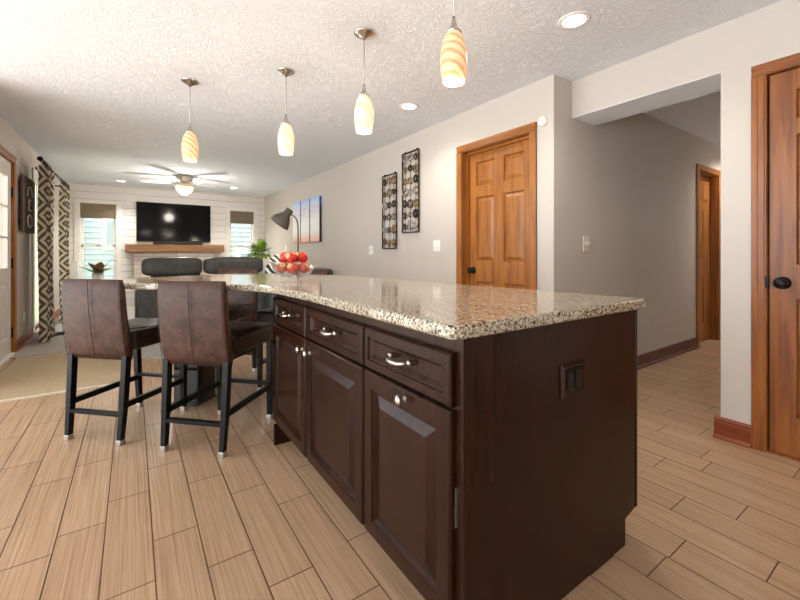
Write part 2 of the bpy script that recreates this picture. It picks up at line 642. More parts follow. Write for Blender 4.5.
    def blob(s, c, r, sub=3, mi=0, squash=(1, 1, 1)):
        tb = bmesh.new()
        bmesh.ops.create_icosphere(tb, subdivisions=sub, radius=1.0)
        for v in tb.verts:
            v.co = Vector((v.co.x * squash[0] * r, v.co.y * squash[1] * r, v.co.z * squash[2] * r)) + Vector(c)
        s._merge(tb, mi, True)
        return s

    def cushion(s, cx, cy, cz, sx, sy, sz, p=4.0, rot=None, mi=0, n=20):
        """superellipsoid pillow"""
        tb = bmesh.new()
        bmesh.ops.create_uvsphere(tb, u_segments=n * 2, v_segments=n, radius=1.0)
        for v in tb.verts:
            x, y, z = v.co
            k = (abs(x) ** p + abs(y) ** p + abs(z) ** p) ** (-1.0 / p)
            q = Vector((x * k * sx / 2, y * k * sy / 2, z * k * sz / 2))
            if rot is not None:
                q = rot @ q
            v.co = q + Vector((cx, cy, cz))
        s._merge(tb, mi, True)
        return s

    def build(s, name, mat, parent=None, world=False, mods=None):
        if world and parent is not None:
            off = -parent.matrix_basis.translation
            bmesh.ops.translate(s.bm, vec=off, verts=s.bm.verts)
        me = bpy.data.meshes.new(name)
        s.bm.to_mesh(me)
        s.bm.free()
        for m in (mat if isinstance(mat, (list, tuple)) else [mat]):
            me.materials.append(m)
        o = bpy.data.objects.new(name, me)
        C.objects.link(o)
        if parent is not None:
            o.parent = parent
        return o


def rz(a):
    return Matrix.Rotation(a, 3, 'Z')


def rx(a):
    return Matrix.Rotation(a, 3, 'X')


def ry(a):
    return Matrix.Rotation(a, 3, 'Y')


def tag(o, label=None, cat=None, group=None, kind=None):
    for k, v in (('label', label), ('category', cat), ('group', group), ('kind', kind)):
        if v:
            o[k] = v
    return o


def thing(name, label, cat, loc=(0, 0, 0), rot=0.0, group=None):
    o = bpy.data.objects.new(name, None)
    o.empty_display_size = 0.1
    C.objects.link(o)
    o.location = loc
    o.rotation_euler = (0, 0, rot)
    return tag(o, label, cat, group)


def frame(name, loc=(0, 0, 0)):
    """an Empty for a piece of the setting that has parts"""
    o = bpy.data.objects.new(name, None)
    C.objects.link(o)
    o.location = loc
    return tag(o, kind='structure')


def struct(name, mb, mat):
    return tag(mb.build(name, mat), kind='structure')


def children(o):
    return [c for c in bpy.data.objects if c.parent == o]


def dup(root, loc, rot, label, group=None):
    r = root.copy()
    C.objects.link(r)
    r.location = loc
    r.rotation_euler = (0, 0, rot)
    r['label'] = label
    if group:
        r['group'] = group
    for ch in children(root):
        c = ch.copy()
        C.objects.link(c)
        c.parent = r
        for g in children(ch):
            d = g.copy()
            C.objects.link(d)
            d.parent = c
    return r


# ------------------------------------------------------------------ large structure
XL, XR, XD = -1.065, 2.62, 2.86       # left wall, right wall, wall of the near door
YF, YH = 9.60, 1.765                  # far wall, hall wall
ZC = 2.44


def make_floor():
    mb = MB()
    mb.box(-4.2, 8.2, -3.0, 5.9, -0.10, -0.0015, mi=1)
    off = {-4: 2.60, -3: 2.154, -2: 1.873, -1: 1.975, 0: 1.53, 1: 1.741, 2: 1.487, 3: 1.287, 11: 0.603, 12: 0.376, 13: 0.712, 14: 0.533,
           15: 0.906, 16: 0.751, 17: 0.803, 18: 1.072, 20: 1.165, 21: 1.352, 22: 1.016, 23: 1.282, 24: 1.427}
    P, L, g = 0.1517, 0.595, 0.0022
    tb = bmesh.new()
    lay = tb.faces.layers.float.new('plank')
    for k in range(-26, 54):
        x0 = -0.090 + P * k
        x1 = x0 + P
        o = off.get(k, random.random() * L)
        n0 = int(math.floor((-3.0 - o) / L)) + 1
        y = o + n0 * L
        while y + L < 5.9:
            f = tb.faces.new([tb.verts.new(p) for p in ((x0 + g, y + g, 0), (x1 - g, y + g, 0), (x1 - g, y + L - g, 0), (x0 + g, y + L - g, 0))])
            f[lay] = random.random()
            y += L
    me = bpy.data.meshes.new('tmp')
    tb.to_mesh(me)
    tb.free()
    mb.bm.from_mesh(me)
    bpy.data.meshes.remove(me)
    return struct('floor', mb, [M['plank'], M['grout']])


make_floor()
struct('floor_living', MB().prism([(XL, 5.56), (-0.55, 5.56), (0.30, 4.62), (XR, 4.62), (XR, YF), (XL, YF)], 0.0005, 0.012), M['carpet'])
struct('ceiling', MB().box(-4.2, 8.2, -3.0, YF + 0.15, ZC, ZC + 0.12), M['ceiling'])


def wall_x(name, x0, x1, y0, y1, z0, z1, holes, mat):
    """wall slab in the YZ plane with rectangular openings (ya, yb, za, zb)"""
    mb = MB()
    hs = sorted(holes)
    y = y0
    for ya, yb, za, zb in hs:
        if ya > y:
            mb.box(x0, x1, y, ya, z0, z1)
        if za > z0:
            mb.box(x0, x1, ya, yb, z0, za)
        if zb < z1:
            mb.box(x0, x1, ya, yb, zb, z1)
        y = yb
    if y1 > y:
        mb.box(x0, x1, y, y1, z0, z1)
    return struct(name, mb, mat)


def wall_y(name, y0, y1, x0, x1, z0, z1, holes, mat):
    mb = MB()
    x = x0
    for xa, xb, za, zb in sorted(holes):
        if xa > x:
            mb.box(x, xa, y0, y1, z0, z1)
        if za > z0:
            mb.box(xa, xb, y0, y1, z0, za)
        if zb < z1:
            mb.box(xa, xb, y0, y1, zb, z1)
        x = xb
    if x1 > x:
        mb.box(x, x1, y0, y1, z0, z1)
    return struct(name, mb, mat)


FD = (4.86, 5.80, 0.0, 2.06)          # front door opening
PD = (6.82, 8.10, 0.08, 2.10)         # left living-room window
wall_x('wall_left', XL - 0.14, XL, 4.2, YF, 0, ZC, [FD, PD], M['wall'])
W1 = (-0.835, -0.275, 0.42, 2.04)
W2 = (1.840, 2.365, 0.42, 2.05)
wall_y('wall_far', YF, YF + 0.14, XL - 0.14, XR + 0.12, 0, ZC, [W1, W2], M['shiplap'])
D1 = (1.98, 2.755, 0.0, 2.055)
wall_x('wall_right', XR, XR + 0.12, YH + 0.12, YF, 0, ZC, [D1], M['wall'])
D3 = (5.42, 6.02, 0.0, 2.05)
wall_y('wall_hall', YH, YH + 0.12, XR, 8.0, 0, ZC, [D3], M['wall'])
D2 = (-0.20, 0.618, 0.0, 2.065)
wall_y('wall_back', -3.12, -3.0, -4.2, XD + 0.12, 0, ZC, [], M['wall'])
wall_x('wall_near', XD, XD + 0.12, -3.0, 0.822, 0, ZC, [D2], M['wall'])
struct('wall_header', MB().box(XD, XD + 0.325, 0.822, YH, 2.16, ZC), [M['wall']])
struct('trim_1', MB().box(XD + 0.001, XD + 0.324, 0.823, YH - 0.001, 2.154, 2.1599), M['ceiling'])   # textured underside of the header
wall_y('wall_passage', 0.70, 0.82, XD + 0.12, 8.0, 0, ZC, [], M['wall'])
wall_x('wall_end', 8.0, 8.1, 0.70, YH + 2.0, 0, ZC, [], M['wall'])
wall_x('wall_closet', XR + 0.75, XR + 0.85, YH + 0.12, 3.4, 0, ZC, [], M['wall'])
wall_y('wall_bedroom', YH + 1.6, YH + 1.7, 5.0, 8.0, 0, ZC, [], M['wall'])


def baseboard(name, p0, p1, n, mat, h=0.115):
    """moulded board from p0 to p1 on the wall, n = outward"""
    p0, p1, n = Vector(p0 + (0,)), Vector(p1 + (0,)), Vector(n + (0,))
    prof = [(0, 0), (0.030, 0), (0.030, 0.012), (0.024, 0.020), (0.015, 0.024), (0.015, h - 0.035), (0.011, h - 0.024), (0.013, h - 0.014), (0.006, h), (0, h)]
    mb = MB()
    tb = bmesh.new()
    a = [tb.verts.new(p0 + n * d + Vector((0, 0, z))) for d, z in prof]
    b = [tb.verts.new(p1 + n * d + Vector((0, 0, z))) for d, z in prof]
    k = len(prof)
    for i in range(k):
        tb.faces.new((a[i], a[(i + 1) % k], b[(i + 1) % k], b[i]))
    tb.faces.new(a[::-1])
    tb.faces.new(b)
    bmesh.ops.recalc_face_normals(tb, faces=tb.faces)
    mb._merge(tb)
    return struct(name, mb, mat)


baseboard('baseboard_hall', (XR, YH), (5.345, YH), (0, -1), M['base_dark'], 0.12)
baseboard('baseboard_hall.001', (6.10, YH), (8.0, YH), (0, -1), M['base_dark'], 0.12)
baseboard('baseboard_near', (XD, 0.682), (XD, 0.850), (-1, 0), M['base'], 0.125)
baseboard('baseboard_left', (XL, 5.875), (XL, YF), (1, 0), M['base'], 0.125)
baseboard('baseboard_right', (XR, 2.822), (XR, YF), (-1, 0), M['base'], 0.115)
baseboard('baseboard_right.001', (XR, YH + 0.0), (XR, 1.913), (-1, 0), M['base'], 0.115)


struct('ground.001', MB().box(-14, -4.25, -6, 4.9, -0.16, -0.02), M['bounce_slab'])   # unseen pale slab outside the open kitchen side, added to bounce sun upward


# ------------------------------------------------------------------ doors
PANEL = [(0.0, 0.0), (0.007, -0.016), (0.016, -0.016), (0.042, -0.003), (0.048, -0.003)]


def six_panel(parent, xf, n, ya, yb, z0, z1, cols, rows, mat, t=0.035):
    """slab with face at x = xf facing n (-1 = towards -x); panels at cols x rows"""
    mb = MB()
    xs = (xf, xf - n * t)
    ys = [ya] + [v for c in cols for v in c] + [yb]
    for i in range(0, len(ys), 2):                 # stiles
        mb.box(min(xs), max(xs), ys[i], ys[i + 1], z0, z1, 0.0015, 1)
    for c in cols:
        zz = [z0] + [v for r in rows for v in r] + [z1]
        for i in range(0, len(zz), 2):             # rails
            mb.box(min(xs), max(xs), c[0] - 0.001, c[1] + 0.001, zz[i], zz[i + 1], 0.0015, 1)
        for r in rows:
            mb.panel((xf, c[0], r[0]), (0, 1, 0), (0, 0, 1), (n, 0, 0), c[1] - c[0], r[1] - r[0], PANEL, t * 0.8)
    return mb.build('door_slab', mat, parent, True)


def casing_x(parent, xw, n, ya, yb, zt, w, mat, math_h, depth):
    """door casing on a wall in the YZ plane plus the jamb lining"""
    for a, b in ((yb, yb + w), (ya - w, ya)):
        mb = MB()
        mb.box(xw, xw + n * 0.012, a, b, 0, zt, 0.002, 1)
        o = a + w * 0.55 if a >= yb else a
        mb.box(xw, xw + n * 0.019, o, o + w * 0.45, 0, zt, 0.004)
        mb.box(xw, xw + n * 0.016, a + w * 0.12, a + w * 0.88, 0, zt, 0.004)
        mb.build('casing', mat, parent, True)
    mb = MB()
    mb.box(xw, xw + n * 0.012, ya - w, yb + w, zt, zt + w, 0.002, 1)
    mb.box(xw, xw + n * 0.019, ya - w, yb + w, zt + w * 0.55, zt + w, 0.004)
    mb.box(xw, xw + n * 0.016, ya - w * 0.88, yb + w * 0.88, zt + w * 0.12, zt + w * 0.88, 0.004)
    mb.build('casing', math_h, parent, True)
    mb = MB()
    e = xw - n * depth
    mb.box(xw, e, yb - 0.001, yb + 0.012, 0, zt)
    mb.box(xw, e, ya - 0.012, ya + 0.001, 0, zt)
    mb.box(xw, e, ya, yb, zt - 0.001, zt + 0.012)
    mb.build('jamb', mat, parent, True)


def round_knob(parent, x, y, z, n, mat):
    k = MB().lathe([(0.0, 0.0), (0.033, 0.0), (0.033, 0.006), (0.016, 0.010), (0.011, 0.016), (0.011, 0.030), (0.020, 0.036), (0.029, 0.046),
                    (0.030, 0.056), (0.024, 0.066), (0.0, 0.070)], (x, y, z), 24, '-X' if n < 0 else 'X')
    return k.build('door_knob', mat, parent, True)


d = frame('door_1', (XR, 2.37, 0))
casing_x(d, XR, -1, D1[0], D1[1], D1[3], 0.067, M['oak'], M['oak_h'], 0.119)
six_panel(d, XR + 0.085, -1, 1.984, 2.742, 0.012, 2.035, [(2.104, 2.320), (2.428, 2.651)], [(0.22, 0.82), (1.014, 1.620), (1.725, 1.950)], M['oak'])
MB().box(XR + 0.060, XR + 0.085, 2.742, 2.755, 0, 2.055).box(XR + 0.060, XR + 0.085, 1.981, 2.754, 2.035, 2.055).build('door_gap_stop', M['oak'], d, True)
round_knob(d, XR + 0.085, 2.690, 0.925, -1, M['black_metal'])

d = frame('door_2', (XD, 0.2, 0))
MB().box(XD + 0.055, XD + 0.075, D2[0] - 0.0, D2[1], 0, D2[3]).build('door_gap_stop', M['gap'], d, True)  # dark sheet behind the slab, added to block light leaking round it
MB().box(XD + 0.004, XD + 0.119, D2[0], D2[1], 0.0, 0.010).build('threshold', M['cherry_h'], d, True)  # added to cover the bright gap under the slab
casing_x(d, XD, -1, D2[0], D2[1], D2[3], 0.063, M['cherry'], M['cherry_h'], 0.119)
six_panel(d, XD + 0.015, -1, -0.194, 0.612, 0.012, 2.060, [(-0.110, 0.160), (0.255, 0.506)], [(0.22, 0.845), (1.03, 1.715), (1.80, 1.955)], M['cherry'])
round_knob(d, XD + 0.015, 0.557, 0.93, -1, M['black_metal'])
MB().box(XD - 0.013, XD + 0.016, 0.610, 0.625, 0.90, 0.965, 0.003).build('strike_plate', M['black_metal'], d, True)

# front door in the left wall (white, glazed, brown casing, black hinges)
d = frame('door_3', (XL, 5.33, 0))
casing_x(d, XL, 1, FD[0], FD[1], FD[3], 0.075, M['oak'], M['oak_h'], 0.139)
mb = MB()
xd0, xd1 = XL - 0.055, XL - 0.012
mb.box(xd0, xd1, FD[0] + 0.01, FD[0] + 0.14, 0.015, 2.05)
mb.box(xd0, xd1, FD[1] - 0.14, FD[1] - 0.01, 0.015, 2.05)
mb.box(xd0, xd1, FD[0] + 0.14, FD[1] - 0.14, 0.015, 0.20)
mb.box(xd0, xd1, FD[0] + 0.14, FD[1] - 0.14, 0.78, 0.92)
mb.box(xd0, xd1, FD[0] + 0.14, FD[1] - 0.14, 1.90, 2.05)
mb.panel((xd1, FD[0] + 0.14, 0.20), (0, 1, 0), (0, 0, 1), (1, 0, 0), 0.66, 0.58, PANEL, 0.03)
mb.build('door_slab', M['door_white'], d, True)
mb = MB()
for y in (4.998, 5.22, 5.44, 5.655):
    mb.box(XL - 0.045, XL - 0.010, y - 0.008, y + 0.008, 0.92, 1.90)
for z in (0.925, 1.25, 1.57, 1.895):
    mb.box(XL - 0.045, XL - 0.010, 4.995, 5.665, z - 0.008, z + 0.008)
mb.build('glazing_bar', M['door_white'], d, True)
MB().box(XL - 0.036, XL - 0.030, 4.995, 5.665, 0.92, 1.90).build('glass', M['pane'], d, True)
for z in (0.24, 0.98, 1.74):
    MB().box(XL - 0.012, XL + 0.006, FD[1] - 0.014, FD[1] + 0.020, z - 0.055, z + 0.055, 0.003).build('hinge', M['black_metal'], d, True)
MB().box(XL - 0.139, XL + 0.02, FD[0], FD[1], 0.0, 0.022, 0.004).build('threshold', M['white'], d, True)

# doorway in the hall wall, its door ajar
d = frame('door_4', (5.72, YH, 0))
for a in (D3[0] - 0.07, D3[1]):
    MB().box(a, a + 0.07, YH - 0.020, YH, 0, D3[3], 0.004).build('casing', M['oak'], d, True)
MB().box(D3[0] - 0.07, D3[1] + 0.07, YH - 0.020, YH, D3[3], D3[3] + 0.07, 0.004).build('casing', M['oak_h'], d, True)
mb = MB()
mb.box(D3[0] - 0.001, D3[0] + 0.014, YH, YH + 0.119, 0, D3[3])
mb.box(D3[1] - 0.014, D3[1] + 0.001, YH, YH + 0.119, 0, D3[3])
mb.box(D3[0], D3[1], YH, YH + 0.119, D3[3] - 0.014, D3[3] + 0.001)
mb.build('jamb', M['oak'], d, True)
mb = MB()
mb.box(D3[0] + 0.016, D3[1] - 0.016, YH + 0.070, YH + 0.105, 0.012, 2.03, 0.002, 1)
for a in (D3[0] + 0.10, D3[0] + 0.33):
    for r0, r1 in ((0.22, 0.82), (1.01, 1.62), (1.72, 1.94)):
        mb.panel((a, YH + 0.0705, r0), (1, 0, 0), (0, 0, 1), (0, -1, 0), 0.17, r1 - r0, [(0, 0), (0.006, 0.006), (0.014, 0.002), (0.034, 0.009)], 0.001)
mb.build('door_slab', M['oak'], d, True)
for z in (0.24, 1.05, 1.80):
    MB().box(D3[0] + 0.012, D3[0] + 0.075, YH + 0.055, YH + 0.075, z - 0.06, z + 0.06, 0.003).build('hinge', M['black_metal'], d, True)


# ------------------------------------------------------------------ windows
def far_window(name, x0, x1, z0, z1, drop):
    w = frame(name, ((x0 + x1) / 2, YF, z0))
    mb = MB()
    cw = 0.085
    mb.box(x0 - cw, x0, YF - 0.022, YF, z0 - 0.06, z1, 0.003)
    mb.box(x1, x1 + cw, YF - 0.022, YF, z0 - 0.06, z1, 0.003)
    mb.box(x0 - cw, x1 + cw, YF - 0.022, YF, z1, z1 + cw, 0.003)
    mb.box(x0 - cw - 0.02, x1 + cw + 0.02, YF - 0.045, YF + 0.03, z0 - 0.035, z0, 0.004)
    mb.build('window_casing', M['white'], w, True)
    mb = MB()
    fw = 0.045
    zm = (z0 + z1) / 2
    for a, b, y in ((z0, zm + 0.02, YF + 0.05), (zm - 0.02, z1, YF + 0.08)):
        mb.box(x0, x0 + fw, y, y + 0.03, a, b)
        mb.box(x1 - fw, x1, y, y + 0.03, a, b)
        mb.box(x0, x1, y, y + 0.03, a, a + 0.04)
        mb.box(x0, x1, y, y + 0.03, b - 0.04, b)
    mb.box(x0 - 0.001, x0 + 0.012, YF, YF + 0.14, z0, z1).box(x1 - 0.012, x1 + 0.001, YF, YF + 0.14, z0, z1)
    mb.box(x0, x1, YF, YF + 0.14, z1 - 0.012, z1 + 0.001).box(x0, x1, YF, YF + 0.14, z0 - 0.001, z0 + 0.012)
    mb.build('window_sash', M['white'], w, True)
    MB().box(x0 + fw, x1 - fw, YF + 0.062, YF + 0.067, z0 + 0.03, zm).build('window_pane', M['pane'], w, True)
    MB().box(x0 + fw, x1 - fw, YF + 0.092, YF + 0.097, zm, z1 - 0.03).build('window_pane', M['pane'], w, True)
    MB().box((x0 + x1) / 2 - 0.03, (x0 + x1) / 2 + 0.03, YF + 0.035, YF + 0.055, zm + 0.015, zm + 0.03, 0.003).build('sash_lock', M['nickel'], w, True)
    return w


far_window('window_1', *W1, 0.27)
far_window('window_2', *W2, 0.27)
for (x0, x1, z0, z1), lab in ((W1, 'brown roman shade drawn up in the window left of the television'),
                              (W2, 'brown roman shade drawn up in the window right of the television')):
    t = thing('roman_shade', lab, 'window shade', ((x0 + x1) / 2, YF, z1 - 0.28), 0, 'roman shades in the two far windows')
    MB().box(x0 + 0.005, x1 - 0.005, YF - 0.030, YF + 0.02, z1 - 0.05, z1 + 0.012, 0.004).build('head_rail', M['shade_cloth'], t, True)
    mb = MB()
    for i in range(4):
        mb.box(x0 + 0.008, x1 - 0.008, YF - 0.018 - 0.004 * i, YF + 0.012, z1 - 0.275 + 0.055 * i, z1 - 0.06 + 0.012 * i, 0.006)
    mb.build('cloth_fold', M['shade_cloth'], t, True)

w = frame('window_3', (XL, 7.46, 0.08))
mb = MB()
mb.box(XL, XL + 0.020, PD[0] - 0.08, PD[0], PD[2] - 0.08, PD[3] + 0.08, 0.003).box(XL, XL + 0.020, PD[1], PD[1] + 0.08, PD[2] - 0.08, PD[3] + 0.08, 0.003)
mb.box(XL, XL + 0.020, PD[0], PD[1], PD[3], PD[3] + 0.08, 0.003).box(XL, XL + 0.045, PD[0] - 0.1, PD[1] + 0.1, PD[2] - 0.03, PD[2], 0.003)
mb.build('window_casing', M['white'], w, True)
mb = MB()
ym = (PD[0] + PD[1]) / 2
for a, b in ((PD[0], ym), (ym, PD[1])):
    mb.box(XL - 0.10, XL - 0.06, a, a + 0.05, PD[2], PD[3]).box(XL - 0.10, XL - 0.06, b - 0.05, b, PD[2], PD[3])
    mb.box(XL - 0.10, XL - 0.06, a, b, PD[2], PD[2] + 0.05).box(XL - 0.10, XL - 0.06, a, b, PD[3] - 0.05, PD[3])
mb.build('window_sash', M['white'], w, True)
MB().box(XL - 0.083, XL - 0.078, PD[0] + 0.02, PD[1] - 0.02, PD[2] + 0.02, PD[3] - 0.02).build('window_pane', M['pane'], w, True)
t = thing('window_blind', 'white slatted blind in the window behind the patterned curtains', 'blind', (XL - 0.02, 7.46, 2.08))
mb = MB()
z = PD[2] + 0.03
while z < PD[3] - 0.06:
    mb.box(XL - 0.045, XL + 0.002, PD[0] + 0.01, PD[1] - 0.01, z - 0.0015, z + 0.0015, rot=ry(0.62))
    z += 0.045
mb.build('slats', M['blind'], t, True)
MB().box(XL - 0.05, XL + 0.008, PD[0] + 0.008, PD[1] - 0.008, PD[3] - 0.05, PD[3] - 0.002, 0.003).build('head_rail', M['blind'], t, True)

# outside: lawn and the white house next door
struct('ground', MB().box(-14, 12, 5.0, 24, -0.5, -0.3), M['grass'])
nh = thing('neighbour_house', 'white clapboard house seen through the far windows', 'house', (0.5, 13.6, -0.3))
mb = MB()
for i in range(26):
    mb.box(-5, 7, 13.6, 13.64, -0.3 + 0.15 * i, -0.14 + 0.15 * i, rot=rx(-0.22))
mb.build('siding', M['siding'], nh, True)
for xa, za in ((-0.62, 1.25), (2.9, 0.3)):
    f = MB().box(xa - 0.07, xa + 0.62, 13.52, 13.60, za - 0.07, za + 0.85).build('window_frame', M['white'], nh, True)
    MB().box(xa, xa + 0.55, 13.50, 13.53, za, za + 0.78).build('pane', M['grey_glass'], f)
for o in [o for o in bpy.data.objects if o.name.split('.')[0] == 'pane']:
    o.location = (-nh.location[0], -nh.location[1], -nh.location[2])
MB().box(-1.30, -1.16, 13.50, 13.60, -0.3, 3.6).build('corner_board', M['white'], nh, True)

# ------------------------------------------------------------------ kitchen island
PY = 0.72                      # face of the near end panel
isl = thing('kitchen_island', 'dark brown cabinet island with three drawers over three doors', 'kitchen island', (1.15, 1.48, 0))
mb = MB()
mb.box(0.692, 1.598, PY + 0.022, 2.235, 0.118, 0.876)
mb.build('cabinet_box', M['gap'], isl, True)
mb = MB()                      # face frame
for a, b in ((PY + 0.001, PY + 0.036), (1.190, 1.222), (1.738, 1.778), (2.250, 2.285)):
    mb.box(0.690, 0.708, a, b, 0.118, 0.876, 0.0015, 1)
for a, b in ((0.118, 0.14), (0.672, 0.706), (0.832, 0.876)):
    mb.box(0.6905, 0.7075, PY + 0.036, 2.250, a, b, 0.001, 1)
mb.build('face_frame', M['espresso'], isl, True)


def end_poly(front, rear, kick, h):
    return [(front, 0.0), (rear - 0.085, 0.0), (rear - 0.085, h), (rear, h + 0.0), (rear, 0.8755), (front, 0.8755)]


def end_panel(name, y0, y1, pts):
    mb = MB()
    tb = bmesh.new()
    a = [tb.verts.new((x, y0, z)) for x, z in pts]
    b = [tb.verts.new((x, y1, z)) for x, z in pts]
    n = len(pts)
    tb.faces.new(a)
    tb.faces.new(b[::-1])
    for i in range(n):
        tb.faces.new((a[i], a[(i + 1) % n], b[(i + 1) % n], b[i]))
    bmesh.ops.recalc_face_normals(tb, faces=tb.faces)
    bmesh.ops.bevel(tb, geom=list(tb.edges), offset=0.0015, segments=1, affect='EDGES')
    mb._merge(tb)
    return mb.build(name, M['espresso'], isl, True)


end_panel('end_panel', PY, PY + 0.022, [(0.6985, 0), (1.514, 0), (1.514, 0.098), (1.590, 0.114), (1.590, 0.8755), (0.6985, 0.8755)])
end_panel('end_panel', 2.214, 2.236, [(0.66, 0), (1.514, 0), (1.514, 0.098), (1.590, 0.114), (1.590, 0.8755), (0.715, 0.8755), (0.715, 0.116), (0.66, 0.116)])
MB().box(1.589, 1.602, PY - 0.003, PY + 0.03, 0.115, 0.876, 0.003).build('corner_trim', M['espresso'], isl, True)
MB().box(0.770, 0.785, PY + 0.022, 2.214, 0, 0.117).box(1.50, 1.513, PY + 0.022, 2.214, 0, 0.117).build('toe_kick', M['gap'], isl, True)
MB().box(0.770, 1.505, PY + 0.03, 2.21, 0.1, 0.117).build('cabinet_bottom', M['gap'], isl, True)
mb = MB()
mb.box(1.598, 1.612, PY + 0.05, 1.46, 0.13, 0.86, 0.003).box(1.598, 1.612, 1.475, 2.22, 0.13, 0.86, 0.003)
mb.build('back_panel', M['espresso'], isl, True)

DOOR = [(0.0, -0.007), (0.003, -0.003), (0.007, 0.0), (0.052, 0.0), (0.054, -0.005), (0.060, -0.005), (0.068, -0.015), (0.073, -0.015), (0.104, -0.002), (0.107, -0.002)]
DRAW = [(0.0, -0.007), (0.003, -0.003), (0.007, 0.0), (0.030, 0.0), (0.032, -0.005), (0.038, -0.005), (0.050, -0.016), (0.052, -0.016)]
XFACE = 0.668


def front(name, y0, y1, z0, z1, rings):
    return MB().panel((XFACE, y1, z0), (0, -1, 0), (0, 0, 1), (-1, 0, 0), y1 - y0, z1 - z0, rings, 0.021).build(name, M['espresso'], isl, True)


def pull(parent, yc, zc, L=0.050):
    """small bowed handle: two feet with round rosettes and an arched grip"""
    mb = MB()
    x = XFACE - 0.009 + 0.009
    pts, rad = [], []
    for i in range(13):
        u = -1 + 2 * i / 12
        pts.append((x - 0.006 - 0.022 * (1 - u ** 4) ** 0.8, yc + u * L, zc - 0.006 * (1 - u * u)))
        rad.append(0.0042 + 0.0032 * (1 - u * u))
    mb.tube(pts, rad, 10)
    for sgn in (-1, 1):
        mb.lathe([(0, -0.018), (0.0095, -0.018), (0.0095, 0.004), (0.0075, 0.009), (0, 0.011)], (x, yc + sgn * L, zc), 16, '-X')
    o = mb.build('handle', M['nickel'], parent)
    o.location = tuple(-c for c in isl.location)
    o['label'] = 'bowed satin nickel handle'
    return o


def knob(parent, yc, zc):
    o = MB().lathe([(0, -0.004), (0.010, -0.004), (0.010, 0.002), (0.0055, 0.006), (0.0055, 0.014), (0.0120, 0.019), (0.0160, 0.023), (0.0145, 0.029), (0.0, 0.033)],
                   (XFACE, yc, zc), 20, '-X').build('knob', M['nickel'], parent)
    o.location = tuple(-c for c in isl.location)
    o['label'] = 'round satin nickel knob'
    return o


for y0, y1, kn in ((0.748, 1.199, 0.950), (1.213, 1.749, 1.705), (1.767, 2.280, 1.800)):
    dr = front('drawer', y0, y1, 0.692, 0.833, DRAW)
    pull(dr, (y0 + y1) / 2, 0.768)
    do = front('door', y0, y1, 0.122, 0.681, DOOR)
    knob(do, kn, 0.655 if kn < 1.2 else 0.630)
MB().box(0.682, 0.690, PY + 0.021, PY + 0.0245, 0.385, 0.485).build('hinge', M['nickel'], isl, True)

# granite worktop: straight island that widens into a rounded table end
ctrl = [(0.634, 1.10), (0.632, 1.60), (0.612, 1.95), (0.582, 2.12), (0.51, 2.26), (0.32, 2.455), (0.09, 2.645), (-0.05, 2.835), (-0.13, 3.00),
        (-0.08, 3.15), (0.03, 3.26), (0.30, 3.41), (0.64, 3.515), (0.88, 3.46), (1.06, 3.30), (1.20, 3.12), (1.315, 2.93), (1.40, 2.50), (1.51, 1.66), (1.60, 1.04)]


def catmull(pts, n=6):
    out = []
    for i in range(len(pts) - 1):
        p0, p1, p2, p3 = pts[max(i - 1, 0)], pts[i], pts[i + 1], pts[min(i + 2, len(pts) - 1)]
        for k in range(n):
            t = k / n
            out.append(tuple(0.5 * ((2 * p1[j]) + (-p0[j] + p2[j]) * t + (2 * p0[j] - 5 * p1[j] + 4 * p2[j] - p3[j]) * t * t +
                                    (-p0[j] + 3 * p1[j] - 3 * p2[j] + p3[j]) * t ** 3) for j in range(2)))
    out.append(pts[-1])
    return out


def arc(cx, cy, r, a0, a1, n=6):
    return [(cx + r * math.cos(a0 + (a1 - a0) * i / n), cy + r * math.sin(a0 + (a1 - a0) * i / n)) for i in range(n + 1)]


poly = arc(0.669, 0.729, 0.035, 1.5 * PI, PI)[::1] + catmull(ctrl) + [(1.640, 0.74)] + arc(1.610, 0.722, 0.028, 0.05, -0.5 * PI, 4)
poly = poly[::-1]
wt = MB().prism(poly, 0.8765, 0.914, 0, 0.011, 4).build('granite_worktop', M['granite'])
tag(wt, 'speckled cream granite worktop covering the island and its rounded table end', 'countertop')

ped = thing('table_pedestal', 'square glossy black pedestal under the rounded end of the worktop', 'table base', (0.38, 3.235, 0), PI / 4)
MB().box(-0.098, 0.098, -0.098, 0.098, 0.012, 0.862, 0.004).build('column', M['pedestal'], ped)
MB().box(-0.104, 0.104, -0.104, 0.104, 0.0, 0.014, 0.003).build('foot_plate', M['pedestal'], ped)
MB().box(-0.104, 0.104, -0.104, 0.104, 0.860, 0.8765, 0.002).build('top_plate', M['pedestal'], ped)

ob = thing('outlet', 'dark brown double outlet plate on the island end panel', 'outlet', (1.165, PY, 0.685))
MB().panel((1.103, PY, 0.632), (1, 0, 0), (0, 0, 1), (0, -1, 0), 0.126, 0.106, [(0, 0.003), (0.005, 0.011), (0.012, 0.011), (0.020, 0.005), (0.022, 0.005)], 0.0).build('cover_plate', M['espresso'], ob, True)
for xx in (1.145, 1.187):
    mb = MB()
    mb.box(xx - 0.015, xx + 0.015, PY - 0.012, PY - 0.004, 0.657, 0.713, 0.003)
    mb.build('receptacle', M['stool_wood'], ob, True)
    mb = MB()
    for zz in (0.672, 0.699):
        mb.box(xx - 0.007, xx - 0.004, PY - 0.0128, PY - 0.0115, zz - 0.006, zz + 0.006).box(xx + 0.004, xx + 0.007, PY - 0.0128, PY - 0.0115, zz - 0.006, zz + 0.006)
    mb.build('slot', M['gap'], ob, True)


